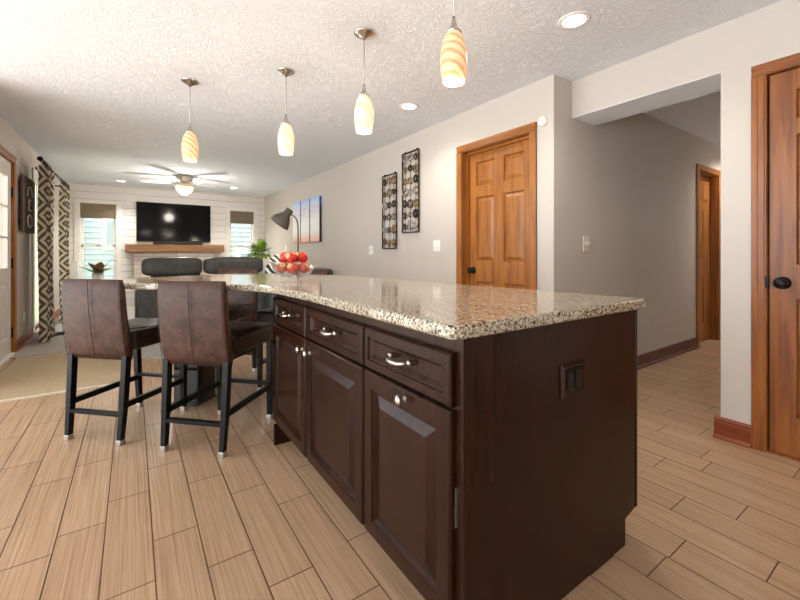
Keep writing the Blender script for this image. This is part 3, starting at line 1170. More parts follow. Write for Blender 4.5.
# ------------------------------------------------------------------ counter stools
def make_stool(label, loc, rot):
    st = thing('counter_stool', label, 'stool', loc, rot, 'leather stools around the worktop end')
    # backrest: padded slab that leans back slightly and wraps the rear posts
    mb = MB()
    tb = bmesh.new()
    nz, nx = 14, 12
    Wb = 0.212
    def sec(z):
        u = (z - 0.472) / 0.466
        yb = -0.236 - 0.050 * u - 0.012 * math.sin(PI * u)      # rear face
        th = 0.074 - 0.018 * u
        return yb, th
    rings = []
    for i in range(nz + 1):
        z = 0.472 + 0.466 * i / nz
        yb, th = sec(z)
        e = min(i, nz - i)
        ins = {0: 0.012, 1: 0.003}.get(e, 0.0)
        pts = []
        loop = []
        r = 0.028
        for cx, cy, a0 in ((Wb - r, yb + r, -PI / 2), (Wb - r, yb + th - r, 0), (-Wb + r, yb + th - r, PI / 2), (-Wb + r, yb + r, PI)):
            for k in range(5):
                a = a0 + (PI / 2) * k / 4
                loop.append((cx + (r - ins) * math.cos(a) - (0), cy + (r - ins) * math.sin(a)))
        rings.append([tb.verts.new((x, y + 0.006 * math.cos(PI * min(1, abs(x) / Wb)) * (-1 if y < yb + th / 2 else 1), z + (0.006 * (1 - (x / Wb) ** 2) if i == nz else 0))) for x, y in loop])
    for a, b in zip(rings, rings[1:]):
        n = len(a)
        for k in range(n):
            tb.faces.new((a[k], a[(k + 1) % n], b[(k + 1) % n], b[k]))
    tb.faces.new(rings[0][::-1])
    tb.faces.new(rings[-1])
    bmesh.ops.recalc_face_normals(tb, faces=tb.faces)
    mb._merge(tb, 0, True)
    bk = mb.build('backrest', M['leather'], st)
    mb = MB()
    pts = []
    for i in range(12):
        z = 0.485 + 0.450 * i / 11
        yb, th = sec(z)
        pts.append((0.004, yb - 0.0062, z))
    mb.tube(pts, 0.0022, 6)
    mb.build('seam', M['leather_seat'], bk)
    for sx in (-1, 1):
        MB().tube([(sx * (Wb - 0.008), sec(0.485 + 0.44 * i / 9)[0] + 0.007, 0.485 + 0.44 * i / 9) for i in range(10)], 0.0018, 6).build('seam', M['leather_seat'], bk)
    # seat
    mb = MB()
    mb.box(-0.215, 0.215, -0.190, 0.262, 0.520, 0.632, 0.026, 4, smooth=True)
    mb.cushion(0, 0.045, 0.622, 0.40, 0.40, 0.045, 3.0)
    se = mb.build('seat', M['leather_seat'], st)
    for sx in (-1, 1):
        MB().tube([(sx * 0.2152, -0.13, 0.605), (sx * 0.2152, 0.23, 0.605)], 0.002, 6).build('seam', M['leather'], se)
    # legs with metal tips
    for sx in (-1, 1):
        for sy in (-1, 1):
            mb = MB()
            if sy < 0:
                p = [(sx * 0.178, -0.247, 0.022), (sx * 0.182, -0.232, 0.20), (sx * 0.186, -0.215, 0.50)]
            else:
                p = [(sx * 0.178, 0.247, 0.022), (sx * 0.183, 0.238, 0.25), (sx * 0.188, 0.232, 0.522)]
            mb.bar(p[0], p[1], 0.033, 0.035, 0.002, taper=0.88)
            mb.bar(p[1], p[2], 0.035, 0.037, 0.002)
            lg = mb.build('leg', M['stool_wood'], st)
            tp = MB().box(p[0][0] - 0.0165, p[0][0] + 0.0165, p[0][1] - 0.0175, p[0][1] + 0.0175, 0.0, 0.030, 0.003).build('foot_cap', M['nickel'], lg)
    MB().bar((-0.180, -0.233, 0.165), (0.180, -0.233, 0.165), 0.034, 0.020, 0.002).build('stretcher', M['stool_wood'], st)
    for sx in (-1, 1):
        MB().bar((sx * 0.181, -0.228, 0.215), (sx * 0.181, 0.240, 0.215), 0.020, 0.034, 0.002).build('stretcher', M['stool_wood'], st)
    MB().bar((-0.181, 0.240, 0.235), (0.181, 0.240, 0.235), 0.034, 0.020, 0.002).build('stretcher', M['stool_wood'], st)
    return st


def centre(p, q):
    """stool centre from its two rear feet (left, right), facing 45 degrees"""
    m = ((p[0] + q[0]) / 2, (p[1] + q[1]) / 2)
    return (m[0] + 0.235 * 0.707 + 0.020, m[1] + 0.235 * 0.707 - 0.020, 0)


s1 = make_stool('brown leather counter stool nearest the patterned curtains', centre((-0.321, 3.0), (-0.071, 2.755)), -PI / 4)
dup(s1, centre((0.128, 2.536), (0.387, 2.28)), -PI / 4, 'brown leather counter stool next to the island drawers')
dup(s1, (0.625, 3.67, 0), math.radians(135), 'leather counter stool on the far side of the worktop, in front of the sofa')
dup(s1, (1.129, 3.215, 0), math.radians(135), 'leather stool whose back shows just behind the fruit bowl')

# ------------------------------------------------------------------ fruit bowl and apples
bx, by = 0.815, 2.345
bw = thing('fruit_bowl', 'footed crystal bowl heaped with apples on the worktop', 'bowl', (bx, by, 0.914))
MB().lathe([(0.0, 0.028), (0.055, 0.030), (0.098, 0.046), (0.118, 0.072), (0.132, 0.112), (0.135, 0.122), (0.131, 0.121), (0.113, 0.076), (0.094, 0.052), (0.052, 0.036), (0.0, 0.034)],
           (0, 0, 0), 48, flute=(16, 0.022)).build('bowl_body', M['glass'], bw)
for k in range(3):
    a = math.radians(-120 + 120 * k + 25)
    MB().lathe([(0, 0.0), (0.013, 0.0), (0.014, 0.006), (0.009, 0.014), (0.010, 0.024), (0.016, 0.034)], (0.062 * math.cos(a), 0.062 * math.sin(a), 0), 14).build('foot', M['glass'], bw)


def apple_mesh():
    prof = []
    for i in range(17):
        a = PI * i / 16
        r = 0.0338 * math.sin(a) * (1.0 + 0.10 * math.cos(a))
        h = 0.0328 * math.cos(a)
        dip = 0.012 * math.exp(-(r / 0.011) ** 2)
        h = h - dip if a < PI / 2 else h + 0.6 * dip
        prof.append((max(r, 0.0) if 0 < i < 16 else 0.0, h))
    return MB().lathe(prof, (0, 0, 0), 24)


ap0 = None
apples = []
for k, lab in enumerate(('red apple low in the bowl, at its front', 'red apple low in the bowl, at its right front', 'red apple low in the bowl, at its right back',
                         'red apple low at the back of the bowl, under the heap', 'red apple low in the bowl, at its left back', 'red apple low in the bowl, at its left front')):
    q = math.radians(-115 + 60 * k)
    apples.append(((0.0745 * math.cos(q), 0.0745 * math.sin(q), 0.085), (0.9 * math.sin(-q) * 0.6 + 0.5, 0.7 * math.cos(q)), lab))
for q, z, tilt, lab in ((-34.5, 0.148, (1.0, 0.45), 'yellow-topped apple on the right of the heap, facing out'), (145.5, 0.148, (0.8, -0.7), 'yellow-topped apple on the left of the heap'),
                        (55.5, 0.150, (0.75, 0.05), 'apple at the back of the heap, showing its pale top'), (-124.5, 0.150, (1.2, -0.2), 'apple at the middle front of the heap')):
    q = math.radians(q)
    apples.append(((0.0535 * math.cos(q), 0.0535 * math.sin(q), z), tilt, lab))
for (x, y, z), (tx, ty), lab in apples:
    if ap0 is None:
        a = apple_mesh().build('apple', M['apple'])
        st_ = MB().tube([(0, 0, 0.016), (0.001, 0, 0.024), (0.003, 0, 0.030)], 0.0016, 6).build('stem', M['stem'], a)
        ap0 = a
    else:
        a = ap0.copy()
        C.objects.link(a)
        for ch in children(ap0):
            c = ch.copy()
            C.objects.link(c)
            c.parent = a
    a.location = (bx + x, by + y, 0.914 + z)
    a.rotation_euler = (tx, ty, random.random() * 6)
    tag(a, lab, 'apple', 'apples in the crystal bowl')


# ------------------------------------------------------------------ pendant lamps
def pendant(x, y, zb, mat, label):
    t = thing('pendant_lamp', label, 'pendant lamp', (x, y, ZC), 0, 'pendant lamps over the worktop')
    MB().lathe([(0, 0), (0.062, 0), (0.064, -0.006), (0.056, -0.012), (0.050, -0.014), (0.044, -0.020), (0.022, -0.030), (0.012, -0.036), (0.006, -0.046), (0, -0.046)]).build('canopy', M['pewter'], t)
    zt = zb + 0.225 - ZC
    MB().tube([(0, 0, -0.04), (0, 0, zt + 0.05)], 0.0022, 8).build('cord', M['nickel'], t)
    MB().lathe([(0, zt + 0.066), (0.006, zt + 0.066), (0.009, zt + 0.045), (0.016, zt + 0.020), (0.026, zt + 0.004), (0.034, zt - 0.006), (0.0, zt - 0.006)]).build('socket_cap', M['pewter'], t)
    z0 = zb - ZC
    prof = [(0.026, 0.222), (0.038, 0.205), (0.050, 0.172), (0.0585, 0.130), (0.060, 0.095), (0.057, 0.050), (0.0475, 0.0), (0.0445, 0.0), (0.054, 0.05), (0.057, 0.095), (0.055, 0.130), (0.047, 0.17), (0.035, 0.203), (0.022, 0.219)]
    MB().lathe([(r, h + z0) for r, h in prof], seg=32).build('lamp_shade', mat, t)
    MB().lathe([(0, z0 + 0.014), (0.0455, z0 + 0.014), (0.0455, z0 + 0.016), (0, z0 + 0.016)]).build('bulb', M['bulb'], t)
    l = bpy.data.lights.new('pendant_glow', 'POINT')
    l.energy, l.color, l.shadow_soft_size = PENDANT_POWER, WARM, 0.045
    o = bpy.data.objects.new('pendant_glow', l)
    o.location = (x, y, zb - 0.05)
    C.objects.link(o)


pendant(0.369, 3.450, 1.815, M['swirl'], 'amber swirl glass pendant farthest left, above the rounded table end')
pendant(0.936, 2.857, 1.825, M['swirl_pale'], 'cream glass pendant above the fruit bowl')
pendant(1.169, 2.093, 1.832, M['swirl_pale'], 'cream glass pendant between the fruit bowl and the six-panel door')
pendant(1.162, 1.275, 1.838, M['swirl'], 'swirled glass pendant nearest the camera, its cord leaving the picture top')


def can_light(x, y, label, power=CAN_POWER, cone=150):
    t = thing('recessed_light', label, 'ceiling light', (x, y, ZC), 0, 'recessed ceiling lights')
    MB().lathe([(0.062, 0.0), (0.064, -0.004), (0.080, -0.006), (0.090, -0.002), (0.090, 0.0)], seg=32).build('trim_ring', M['white'], t)
    MB().lathe([(0, -0.0015), (0.064, -0.0015), (0.064, -0.003), (0, -0.003)], seg=32).build('lens', M['can_lens'], t)
    l = bpy.data.lights.new('can_glow', 'SPOT')
    l.energy, l.color, l.shadow_soft_size, l.spot_size, l.spot_blend = power, (1.0, 0.94, 0.86), 0.06, math.radians(cone), 0.8
    o = bpy.data.objects.new('can_glow', l)
    o.location = (x, y, ZC - 0.02)
    C.objects.link(o)


can_light(2.111, 1.291, 'recessed ceiling light nearest the passage opening')
can_light(2.097, 2.909, 'recessed ceiling light above the six-panel door')
can_light(-0.186, 8.974, 'recessed ceiling light above the far left window', 75.0, 118)
can_light(1.729, 8.612, 'recessed ceiling light above the far right window', 75.0, 118)

can_light(6.2, 1.30, 'unseen ceiling light added to brighten the hall', 70.0)  # out of view, added to lift the dark hall and its door

# ------------------------------------------------------------------ ceiling fan
fx, fy = 0.744, 7.761
fan = thing('ceiling_fan', 'flush ceiling fan with pale blades and a lit glass bowl', 'ceiling fan', (fx, fy, ZC))
MB().lathe([(0, 0), (0.135, 0), (0.135, -0.03), (0.125, -0.06), (0.125, -0.11), (0.105, -0.15), (0.07, -0.175), (0.05, -0.18), (0, -0.18)], seg=36).build('motor_housing', M['nickel'], fan)
MB().lathe([(0, -0.335), (0.03, -0.332), (0.09, -0.295), (0.135, -0.235), (0.150, -0.195), (0.142, -0.195), (0.0, -0.20)], seg=36).build('glass_bowl', M['fan_glass'], fan)
MB().lathe([(0, -0.36), (0.010, -0.355), (0.014, -0.34), (0.012, -0.33), (0, -0.33)], seg=14).build('finial', M['black_metal'], fan)
for k in range(5):
    a = math.radians(20 + 72 * k)
    mb = MB()
    pl = [(0.20, -0.045), (0.30, -0.062), (0.58, -0.070), (0.64, -0.055), (0.66, 0.0), (0.64, 0.055), (0.58, 0.070), (0.30, 0.062), (0.20, 0.045)]
    mb.prism(pl, -0.004, 0.004)
    R = rz(a) @ rx(0.16)
    for v in mb.bm.verts:
        v.co = R @ v.co + Vector((0, 0, -0.125))
    mb.build('blade', M['fan_blade'], fan)
    mb = MB()
    mb.box(0.115, 0.25, -0.02, 0.02, -0.012, -0.005, 0.002)
    for v in mb.bm.verts:
        v.co = R @ v.co + Vector((0, 0, -0.125))
    mb.build('blade_arm', M['nickel'], fan)
l = bpy.data.lights.new('fan_glow', 'POINT')
l.energy, l.color, l.shadow_soft_size = 30, (1.0, 0.92, 0.82), 0.1
o = bpy.data.objects.new('fan_glow', l)
o.location = (fx, fy, ZC - 0.46)
C.objects.link(o)

# ------------------------------------------------------------------ far wall: fireplace, mantel, television
mt = tag(MB().box(-0.130, 1.682, 9.38, YF - 0.001, 1.113, 1.262, 0.006).build('mantel_shelf', M['mantel']),
         'rustic wooden beam mantel on the far wall under the television', 'mantel')
fp = thing('fireplace', 'whitewashed stone fireplace front below the wooden mantel', 'fireplace', (0.755, 9.52, 0))
mb = MB()
mb.box(0.02, 0.30, 9.46, YF - 0.001, 0.0, 1.112).box(1.21, 1.49, 9.46, YF - 0.001, 0.0, 1.112).box(0.30, 1.21, 9.46, YF - 0.001, 0.74, 1.112)
mb.build('stone_surround', M['stone'], fp, True)
MB().box(0.30, 1.21, 9.50, YF - 0.001, 0.0, 0.74).build('firebox', M['tv_frame'], fp, True)
tv = thing('television', 'large black flat television on the white board wall above the mantel', 'television', (0.74, YF - 0.04, 1.33))
MB().box(0.055, 1.425, YF - 0.062, YF - 0.004, 1.328, 2.138, 0.006).build('housing', M['tv_frame'], tv, True)
MB().box(0.066, 1.414, YF - 0.0645, YF - 0.06, 1.348, 2.128).build('screen', M['tv_screen'], tv, True)
MB().box(0.72, 0.76, YF - 0.0650, YF - 0.0615, 1.333, 1.341).build('emblem', M['nickel'], tv, True)
sb = thing('soundbar', 'slim black soundbar standing on the mantel under the television', 'speaker', (0.74, 9.46, 1.262))
MB().box(0.335, 1.255, 9.42, 9.51, 1.263, 1.315, 0.012, 3).build('housing', M['tv_frame'], sb, True)
MB().box(0.35, 1.24, 9.4185, 9.425, 1.270, 1.308).build('grille', M['gap'], sb, True)

# ------------------------------------------------------------------ sofa seen from behind
sf = thing('sofa', 'charcoal leather two-seat sofa turned to the fireplace, seen from behind', 'sofa', (0.76, 6.6, 0))
MB().box(0.06, 1.56, 6.22, 7.05, 0.06, 0.46, 0.05, 4, smooth=True).build('base', M['black_leather'], sf, True)
MB().box(0.05, 1.50, 6.02, 6.24, 0.05, 0.74, 0.05, 4, smooth=True).build('back_frame', M['black_leather'], sf, True)
for x0, x1 in ((0.09, 0.815), (0.835, 1.66)):
    mb = MB()
    mb.cushion((x0 + x1) / 2, 6.22, 0.905, x1 - x0, 0.30, 0.255, 5.0)
    mb.build('headrest_cushion', M['black_leather'], sf, True)
    MB().cushion((x0 + x1) / 2, 6.68, 0.50, x1 - x0, 0.70, 0.20, 5.0).build('seat_cushion', M['black_leather'], sf, True)
for x in (0.02, 1.55):
    MB().box(x - 0.06 + 0.06, x + 0.17, 6.25, 7.05, 0.06, 0.62, 0.06, 4, smooth=True).build('armrest', M['black_leather'], sf, True)
for x in (0.12, 1.45):
    for y in (6.1, 6.95):
        MB().box(x, x + 0.05, y, y + 0.05, 0.010, 0.07).build('foot', M['stool_wood'], sf, True)

ac = thing('armchair', 'dark leather armchair with striped pillows near the lamp', 'armchair', (2.05, 5.75, 0), 0)
MB().box(1.60, 2.42, 5.30, 5.90, 0.06, 0.46, 0.05, 4, smooth=True).build('base', M['black_leather'], ac, True)
MB().box(2.22, 2.46, 5.30, 5.90, 0.20, 0.86, 0.06, 4, smooth=True).build('backrest', M['black_leather'], ac, True)
for y in (5.18, 5.84):
    MB().box(1.50, 2.40, y, y + 0.16, 0.06, 0.70, 0.05, 4, smooth=True).build('armrest', M['black_leather'], ac, True)
for x in (1.60, 2.32):
    for y in (5.30, 5.86):
        MB().box(x, x + 0.05, y, y + 0.05, 0.010, 0.07).build('foot', M['stool_wood'], ac, True)
for (cx, cy, cz, tilt, turn), lab in (((1.66, 5.40, 0.835, 0.2, -0.6), 'black and white striped pillow lying lower behind the fruit bowl'),
                                      ((1.78, 5.62, 0.94, 0.15, -0.6), 'black and white striped pillow propped on top of the other')):
    tag(MB().cushion(cx, cy, cz, 0.36, 0.13, 0.26, 2.8, rot=rz(turn) @ rx(tilt)).build('striped_pillow', M['zebra']), lab, 'pillow', 'striped pillows on the armchair')

et = thing('end_table', 'dark side table carrying the leafy green plant', 'side table', (1.73, 6.78, 0))
MB().box(1.745, 2.08, 6.62, 7.0, 0.70, 0.735, 0.004).build('table_top', M['table_wood'], et, True)
for x in (1.76, 2.03):
    for y in (6.65, 6.94):
        MB().box(x, x + 0.035, y, y + 0.035, 0.012, 0.70).build('leg', M['table_wood'], et, True)

# leafy plant in a white vase


def leaf_shape(mb, base, dirn, L, W, droop=0.3, mi=0):
    base, dirn = Vector(base), Vector(dirn).normalized()
    side = dirn.cross(Vector((0, 0, 1)))
    if side.length < 0.05:
        side = Vector((1, 0, 0))
    side.normalize()
    nrm = side.cross(dirn).normalized()
    tb = bmesh.new()
    rows = []
    n = 5
    for i in range(n + 1):
        u = i / n
        wd = W * math.sin(PI * min(1, u * 0.92 + 0.06)) ** 0.8
        c = base + dirn * (L * u) - Vector((0, 0, 1)) * (droop * L * u * u)
        rows.append((tb.verts.new(c - side * wd / 2 + nrm * wd * 0.12), tb.verts.new(c), tb.verts.new(c + side * wd / 2 + nrm * wd * 0.12)))
    for a, b in zip(rows, rows[1:]):
        tb.faces.new((a[0], a[1], b[1], b[0]))
        tb.faces.new((a[1], a[2], b[2], b[1]))
    mb._merge(tb, mi, True)


pl = thing('potted_plant', 'bushy bright green plant in a slim white vase beside the far right window', 'plant', (1.80, 6.80, 0.735))
MB().lathe([(0, 0), (0.045, 0), (0.052, 0.01), (0.042, 0.08), (0.038, 0.15), (0.046, 0.17), (0.040, 0.17), (0.034, 0.15), (0.0, 0.14)], seg=20).build('vase', M['ceramic'], pl)
mb, ms = MB(), MB()
rnd = random.Random(3)
for i in range(130):
    a = rnd.uniform(0, 2 * PI)
    el = rnd.uniform(-0.1, 1.4)
    dv = Vector((math.cos(a) * math.cos(el), math.sin(a) * math.cos(el), math.sin(el)))
    b = Vector((-0.02, 0, 0.32)) + Vector((dv.x * 0.15, dv.y * 0.15, dv.z * 0.19)) * rnd.uniform(0.3, 1.0)
    leaf_shape(mb, b, dv, rnd.uniform(0.10, 0.17), rnd.uniform(0.065, 0.095), 0.35)
    if i % 8 == 0:
        ms.tube([(0, 0, 0.13), tuple(b * 0.6 + Vector((0, 0, 0.08))), tuple(b)], 0.004, 6)
mb.build('foliage', M['leaf'], pl)
ms.build('stems', M['leaf_dark'], pl)

# small arrangement below the far left window
ct = thing('console_table', 'white low table under the far left window', 'table', (-0.5, 9.2, 0))
MB().box(-0.80, -0.16, 9.05, 9.42, 0.545, 0.58, 0.004).build('table_top', M['white'], ct, True)
for x in (-0.78, -0.22):
    for y in (9.07, 9.36):
        MB().box(x, x + 0.04, y, y + 0.04, 0.012, 0.546).build('leg', M['white'], ct, True)
p2 = thing('potted_plant', 'small plant with olive and rust leaves in a white pot under the far left window', 'plant', (-0.54, 9.2, 0.58))
MB().lathe([(0, 0), (0.075, 0), (0.085, 0.01), (0.095, 0.14), (0.086, 0.14), (0.07, 0.11), (0, 0.11)], seg=24).build('pot', M['ceramic'], p2)
for nm, mt_, items in (('green_leaves', M['leaf_dark'], [((-0.9, -0.3, 0.6), 0.28, 0.09), ((-0.5, -0.7, 0.35), 0.22, 0.10), ((0.7, -0.5, 0.5), 0.24, 0.10), ((0.3, -0.8, 0.2), 0.2, 0.09), ((-0.2, 0.5, 0.8), 0.22, 0.08), ((0.9, 0.1, 0.5), 0.26, 0.07), ((-0.8, 0.4, 0.5), 0.22, 0.08)]),
                       ('rust_leaves', M['leaf_rust'], [((0.15, -0.4, 0.8), 0.24, 0.10), ((-0.4, -0.3, 0.75), 0.24, 0.10), ((0.5, 0.2, 0.8), 0.2, 0.08)])):
    mb = MB()
    for dv, L, W in items:
        leaf_shape(mb, (0.02 * dv[0], 0.02 * dv[1], 0.12), dv, L * 1.2, W * 1.6, 0.1)
    mb.build(nm, mt_, p2)
MB().tube([(0.02, 0, 0.12), (0.10, -0.02, 0.26), (0.17, -0.02, 0.36), (0.24, -0.02, 0.37), (0.30, -0.02, 0.345)], 0.004, 6).tube([(0, 0, 0.12), (-0.06, -0.03, 0.26), (-0.09, -0.03, 0.33)], 0.003, 6).build('twigs', M['stem'], p2)
wbx = thing('white_cabinet', 'narrow white box standing in the corner left of the far left window', 'cabinet', (-0.89, 9.37, 0.012))
MB().box(-0.940, -0.835, 9.28, 9.46, 0.012, 0.943, 0.008).build('body', M['white'], wbx, True)
MB().box(-0.935, -0.840, 9.273, 9.281, 0.04, 0.92, 0.003).build('front_panel', M['white_plastic'], wbx, True)

# ------------------------------------------------------------------ floor lamp
fl = thing('floor_lamp', 'grey metal floor lamp leaning its cone shade over the pillows', 'lamp', (1.819, 5.06, 0))
MB().lathe([(0, 0), (0.14, 0), (0.14, 0.012), (0.05, 0.022), (0.012, 0.030), (0, 0.03)], (0, 0, 0.0), 32).build('base', M['lamp_metal'], fl)
MB().tube([(0, 0, 0.02), (0, 0, 1.42), (-0.005, 0.003, 1.50), (-0.025, 0.018, 1.560), (-0.06, 0.042, 1.595), (-0.10, 0.07, 1.605)], 0.0095, 12).build('pole', M['lamp_metal'], fl)
# axis of the shade: from cap (upper right) to mouth (lower left), sideways in the camera's plane
ax = Vector((-0.62 * 0.8245, 0.62 * 0.566, -0.785)).normalized()
R = Vector((0, 0, 1)).rotation_difference(ax).to_matrix()
MB().lathe([(0, 0.0), (0.045, 0.0), (0.050, 0.008), (0.050, 0.070), (0.056, 0.085), (0.090, 0.130), (0.122, 0.185), (0.138, 0.245), (0.134, 0.245), (0.118, 0.188), (0.086, 0.134), (0.05, 0.09), (0.0, 0.085)],
           (-0.085, 0.058, 1.672), 36, R).build('lamp_shade', M['lamp_metal'], fl)
MB().lathe([(0, 0.0), (0.018, 0.0), (0.030, 0.03), (0.030, 0.06), (0, 0.085)], Vector((-0.085, 0.058, 1.672)) + ax * 0.12, 20, R).build('bulb', M['bulb'], fl)
l = bpy.data.lights.new('floor_lamp_glow', 'POINT')
l.energy, l.color, l.shadow_soft_size = 8, WARM, 0.03
o = bpy.data.objects.new('floor_lamp_glow', l)
p = Vector((1.819 - 0.085, 5.06 + 0.058, 1.672)) + ax * 0.235
o.location = p
C.objects.link(o)


# ------------------------------------------------------------------ things on the right wall
def wall_art(y0, y1, z0, z1, rows, label):
    t = thing('wall_art', label, 'wall art', (XR, (y0 + y1) / 2, z0), 0, 'ring grids hung between the door and the canvases')
    x = XR - 0.022
    mb = MB()
    for y in (y0, y1):
        mb.box(x - 0.008, x + 0.006, y - 0.007, y + 0.007, z0, z1, 0.001, 1)
    for z in (z0, z1):
        mb.box(x - 0.008, x + 0.006, y0, y1, z - 0.007, z + 0.007, 0.001, 1)
    for y in (y0 + 0.04, y1 - 0.04):
        mb.box(x, XR - 0.0005, y - 0.004, y + 0.004, z1 - 0.004, z1 + 0.022)
    mb.build('outer_frame', M['bronze'], t, True)
    rn = random.Random(int(z1 * 1000))
    w = (y1 - y0) / 3
    for c in range(3):
        yc = y0 + w * (c + 0.5)
        MB().tube([(x, yc, z0), (x, yc, z1)], 0.003, 6).build('rod', M['bronze'], t, True)
        for r in range(rows):
            zc = z0 + (z1 - z0) * (r + 0.5) / rows + rn.uniform(-0.012, 0.012)
            ro = rn.uniform(0.040, 0.056) if (r + c) % 2 else rn.uniform(0.032, 0.048)
            ri = ro * rn.choice((0.42, 0.5, 0.62))
            MB().lathe([(ri, -0.004), (ro - 0.004, -0.006), (ro, 0.0), (ro - 0.004, 0.006), (ri, 0.004), (ri, -0.004)], (x - 0.006, yc, zc), 20, 'X').build('ring', rn.choice(RING), t, True)


wall_art(3.862, 4.173, 1.147, 2.050, 6, 'metal frame of small rings hung lower, farther from the door')
wall_art(3.420, 3.732, 1.326, 2.238, 7, 'metal frame of small rings hung higher, nearer the door')


def plate_x(xw, n, y, z, w, h, label, toggles=1, mat='white_plastic', name='light_switch', cat='light switch'):
    t = thing(name, label, cat, (xw, y, z))
    MB().box(xw, xw + n * 0.006, y - w / 2, y + w / 2, z - h / 2, z + h / 2, 0.002).build('cover_plate', M[mat], t, True)
    for i in range(toggles):
        yy = y + (i - (toggles - 1) / 2) * 0.046
        if cat == 'outlet':
            for dz in (-0.02, 0.02):
                MB().box(xw, xw + n * 0.009, yy - 0.014, yy + 0.014, z + dz - 0.013, z + dz + 0.013, 0.003).build('socket', M[mat], t, True)
        else:
            MB().box(xw, xw + n * 0.016, yy - 0.005, yy + 0.005, z - 0.004, z + 0.014, 0.002).build('toggle', M[mat], t, True)


plate_x(XR, -1, 3.134, 1.165, 0.115, 0.118, 'white double light switch between ring art and six-panel door', 2)
plate_x(XR, -1, 4.49, 1.13, 0.115, 0.118, 'white light switch left of the lower ring art', 2)
plate_x(XR, -1, 8.00, 1.19, 0.07, 0.118, 'white light switch on the far end of the right wall behind the lamp')
plate_x(XL, 1, 6.32, 0.33, 0.07, 0.118, 'white outlet low on the left wall near the front door', 1, 'white_plastic', 'outlet', 'outlet')
hs = thing('light_switch', 'ivory light switch on the hall wall past the island', 'light switch', (3.06, YH, 1.165))
MB().box(3.014, 3.106, YH - 0.007, YH, 1.100, 1.228, 0.002).build('cover_plate', M['ivory_plastic'], hs, True)
for i in (-1, 1):
    MB().box(3.06 + i * 0.022 - 0.005, 3.06 + i * 0.022 + 0.005, YH - 0.018, YH - 0.004, 1.158, 1.178, 0.002).build('toggle', M['white_plastic'], hs, True)

sd = thing('smoke_detector', 'round white sensor on the wall at the top corner of the six-panel door', 'detector', (XR, 1.850, 2.105))
MB().lathe([(0, 0), (0.036, 0), (0.038, 0.006), (0.036, 0.024), (0.030, 0.032), (0.0, 0.034)], (XR, 1.853, 2.105), 28, '-X').build('housing', M['white_plastic'], sd, True)
MB().lathe([(0, 0.033), (0.008, 0.033), (0.008, 0.036), (0, 0.036)], (XR, 1.853, 2.105), 14, '-X').build('button', M['ivory_plastic'], sd, True)

for i, (y0, y1, lab) in enumerate(((7.06, 7.46, 'blossom canvas farthest from the door, half behind the lamp shade'), (6.60, 7.02, 'middle canvas of the blossom triptych right of the lamp'),
                                   (6.15, 6.56, 'blossom canvas nearest the ring art, its dark edge showing'))):
    t = thing('canvas_print', lab, 'picture', (XR, (y0 + y1) / 2, 1.28), 0, 'three blossom canvases on the right wall')
    MB().box(XR - 0.040, XR, y0, y1, 0, 0.775, 0.002).build('canvas_edge', M['canvas_edge'], t).location = (-XR, -(y0 + y1) / 2, 0)
    MB().box(XR - 0.043, XR - 0.040, y0 + 0.0005, y1 - 0.0005, 0.0005, 0.7745).build('canvas_face', M['canvas'], t).location = (-XR, -(y0 + y1) / 2, 0)

# ------------------------------------------------------------------ left wall: sign, curtains, rug, vent
sg = thing('wall_sign', 'dark wooden board with pale curved marks hung beside the front door', 'wall sign', (XL, 6.42, 1.33))
mb = MB()
for i in range(3):
    y = 6.01 + 0.225 * i
    mb.box(XL + 0.020, XL + 0.042, y, y + 0.222, 1.335, 1.985, 0.003, 1)
mb.build('boards', M['dark_wood'], sg, True)
for z in (1.42, 1.84):
    MB().box(XL, XL + 0.020, 6.04, 6.64, z, z + 0.06).build('batten', M['dark_wood'], sg, True)
xm = XL + 0.045
yc = 6.36
MB().tube([(xm, yc + 0.13 * math.cos(a), 1.76 + 0.12 * math.sin(a)) for a in [PI * i / 12 for i in range(13)]], 0.008, 8).build('mark', M['chalk'], sg, True)
MB().tube([(xm, yc + 0.06, 1.715), (xm, yc - 0.03, 1.73), (xm, yc - 0.08, 1.695), (xm, yc - 0.02, 1.665), (xm, yc - 0.09, 1.63), (xm, yc - 0.04, 1.595), (xm, yc + 0.06, 1.60)], 0.009, 8).build('mark', M['chalk'], sg, True)
MB().tube([(xm, yc + 0.12 * math.cos(a), 1.47 + 0.075 * math.sin(a)) for a in [2 * PI * i / 24 for i in range(24)]], 0.008, 8, closed=True).build('mark', M['chalk'], sg, True)

rod = thing('curtain_rod', 'dark curtain rod over the left window', 'curtain rod', (XL, 7.9, 2.19))
MB().tube([(XL + 0.172, 6.14, 2.19), (XL + 0.172, 8.36, 2.19)], 0.013, 12).build('rod', M['black_metal'], rod, True)
for y in (6.12, 8.38):
    MB().blob((XL + 0.172, y, 2.19), 0.030, 2).build('finial', M['black_metal'], rod, True)
for y in (7.00, 8.33):
    MB().box(XL, XL + 0.172, y - 0.012, y + 0.012, 2.165, 2.182).box(XL, XL + 0.012, y - 0.02, y + 0.02, 2.13, 2.23).build('bracket', M['black_metal'], rod, True)


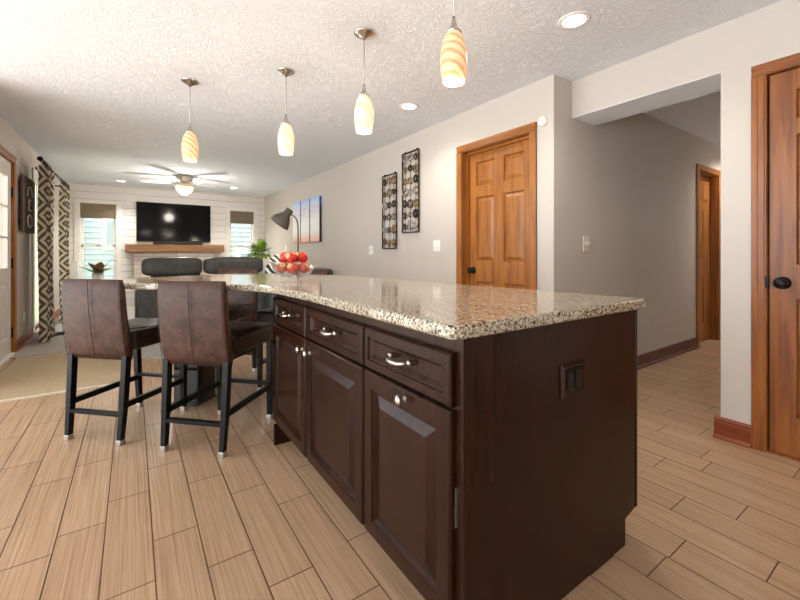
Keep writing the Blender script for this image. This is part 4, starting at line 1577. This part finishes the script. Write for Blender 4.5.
def curtain(y0, y1, folds, label, amp, xc, seed):
    t = thing('curtain', label, 'curtain', (xc, (y0 + y1) / 2, 0.016), 0, 'trellis-pattern curtains on the left window')
    rn = random.Random(seed)
    bm = bmesh.new()
    uv = bm.loops.layers.uv.new('UVMap')
    n, m = folds * 12, 24
    ph = [rn.uniform(-0.25, 0.25) for _ in range(folds + 2)]
    grid, U = [], []
    for j in range(m + 1):
        v = j / m
        z = 0.020 + v * 2.125
        row, us = [], []
        acc, last = 0.0, None
        for i in range(n + 1):
            u = i / n
            k = u * folds
            a = 2 * PI * k + ph[int(min(k, folds))] * (1 - v)
            x = xc + amp * math.cos(a) * (0.78 + 0.22 * (1 - v)) + 0.010 * math.sin(5 * v + 9 * u)
            spread = 1.0 + 0.06 * (1 - v)
            y = (y0 + y1) / 2 + (u - 0.5) * (y1 - y0) * spread + 0.018 * math.sin(2 * a)
            p = Vector((x, y, z))
            if last is not None:
                acc += (Vector((p.x, p.y)) - Vector((last.x, last.y))).length
            last = p
            row.append(bm.verts.new(p - Vector(t.location)))
            us.append(acc)
        grid.append(row)
        U.append(us)
    for j in range(m):
        for i in range(n):
            f = bm.faces.new((grid[j][i], grid[j][i + 1], grid[j + 1][i + 1], grid[j + 1][i]))
            f.smooth = True
            for lp, (jj, ii) in zip(f.loops, ((j, i), (j, i + 1), (j + 1, i + 1), (j + 1, i))):
                lp[uv].uv = (U[0][ii], 2.125 * jj / m)
    bmesh.ops.solidify(bm, geom=list(bm.faces), thickness=0.003)
    mb = MB()
    mb.bm.free()
    mb.bm = bm
    mb.build('cloth', M['curtain'], t)
    for i in range(folds):
        yy = y0 + (y1 - y0) * (i + 0.5) / folds
        pts = [(XL + 0.172 + 0.026 * math.cos(a), yy, 2.186 + 0.026 * math.sin(a)) for a in [2 * PI * q / 14 for q in range(14)]]
        MB().tube(pts, 0.004, 6, closed=True).build('curtain_ring', M['black_metal'], t, True)


curtain(6.24, 6.74, 4, 'brown and cream trellis curtain nearer the front door', 0.048, XL + 0.172, 1)
curtain(7.84, 8.24, 4, 'brown and cream trellis curtain nearer the far corner', 0.048, XL + 0.172, 2)

rg = thing('rug', 'tan woven rug on the tile in front of the front door', 'rug', (-0.5, 4.76, 0))
MB().box(-0.985, -0.055, 4.005, 5.52, 0.001, 0.011, 0.003).build('weave', M['jute'], rg, True)
for y in (3.990, 5.519):
    MB().box(-0.990, -0.050, y, y + 0.016, 0.001, 0.012).build('binding', M['rug_edge'], rg, True)
fv = thing('floor_register', 'dark floor vent in the carpet by the trellis curtain', 'vent', (-0.80, 6.85, 0.012))
MB().box(-0.86, -0.74, 6.72, 7.0, 0.012, 0.017, 0.002).build('vent_frame', M['bronze'], fv, True)
mb = MB()
for i in range(9):
    mb.box(-0.85, -0.75, 6.735 + i * 0.029, 6.747 + i * 0.029, 0.016, 0.019)
mb.build('louvres', M['black_metal'], fv, True)
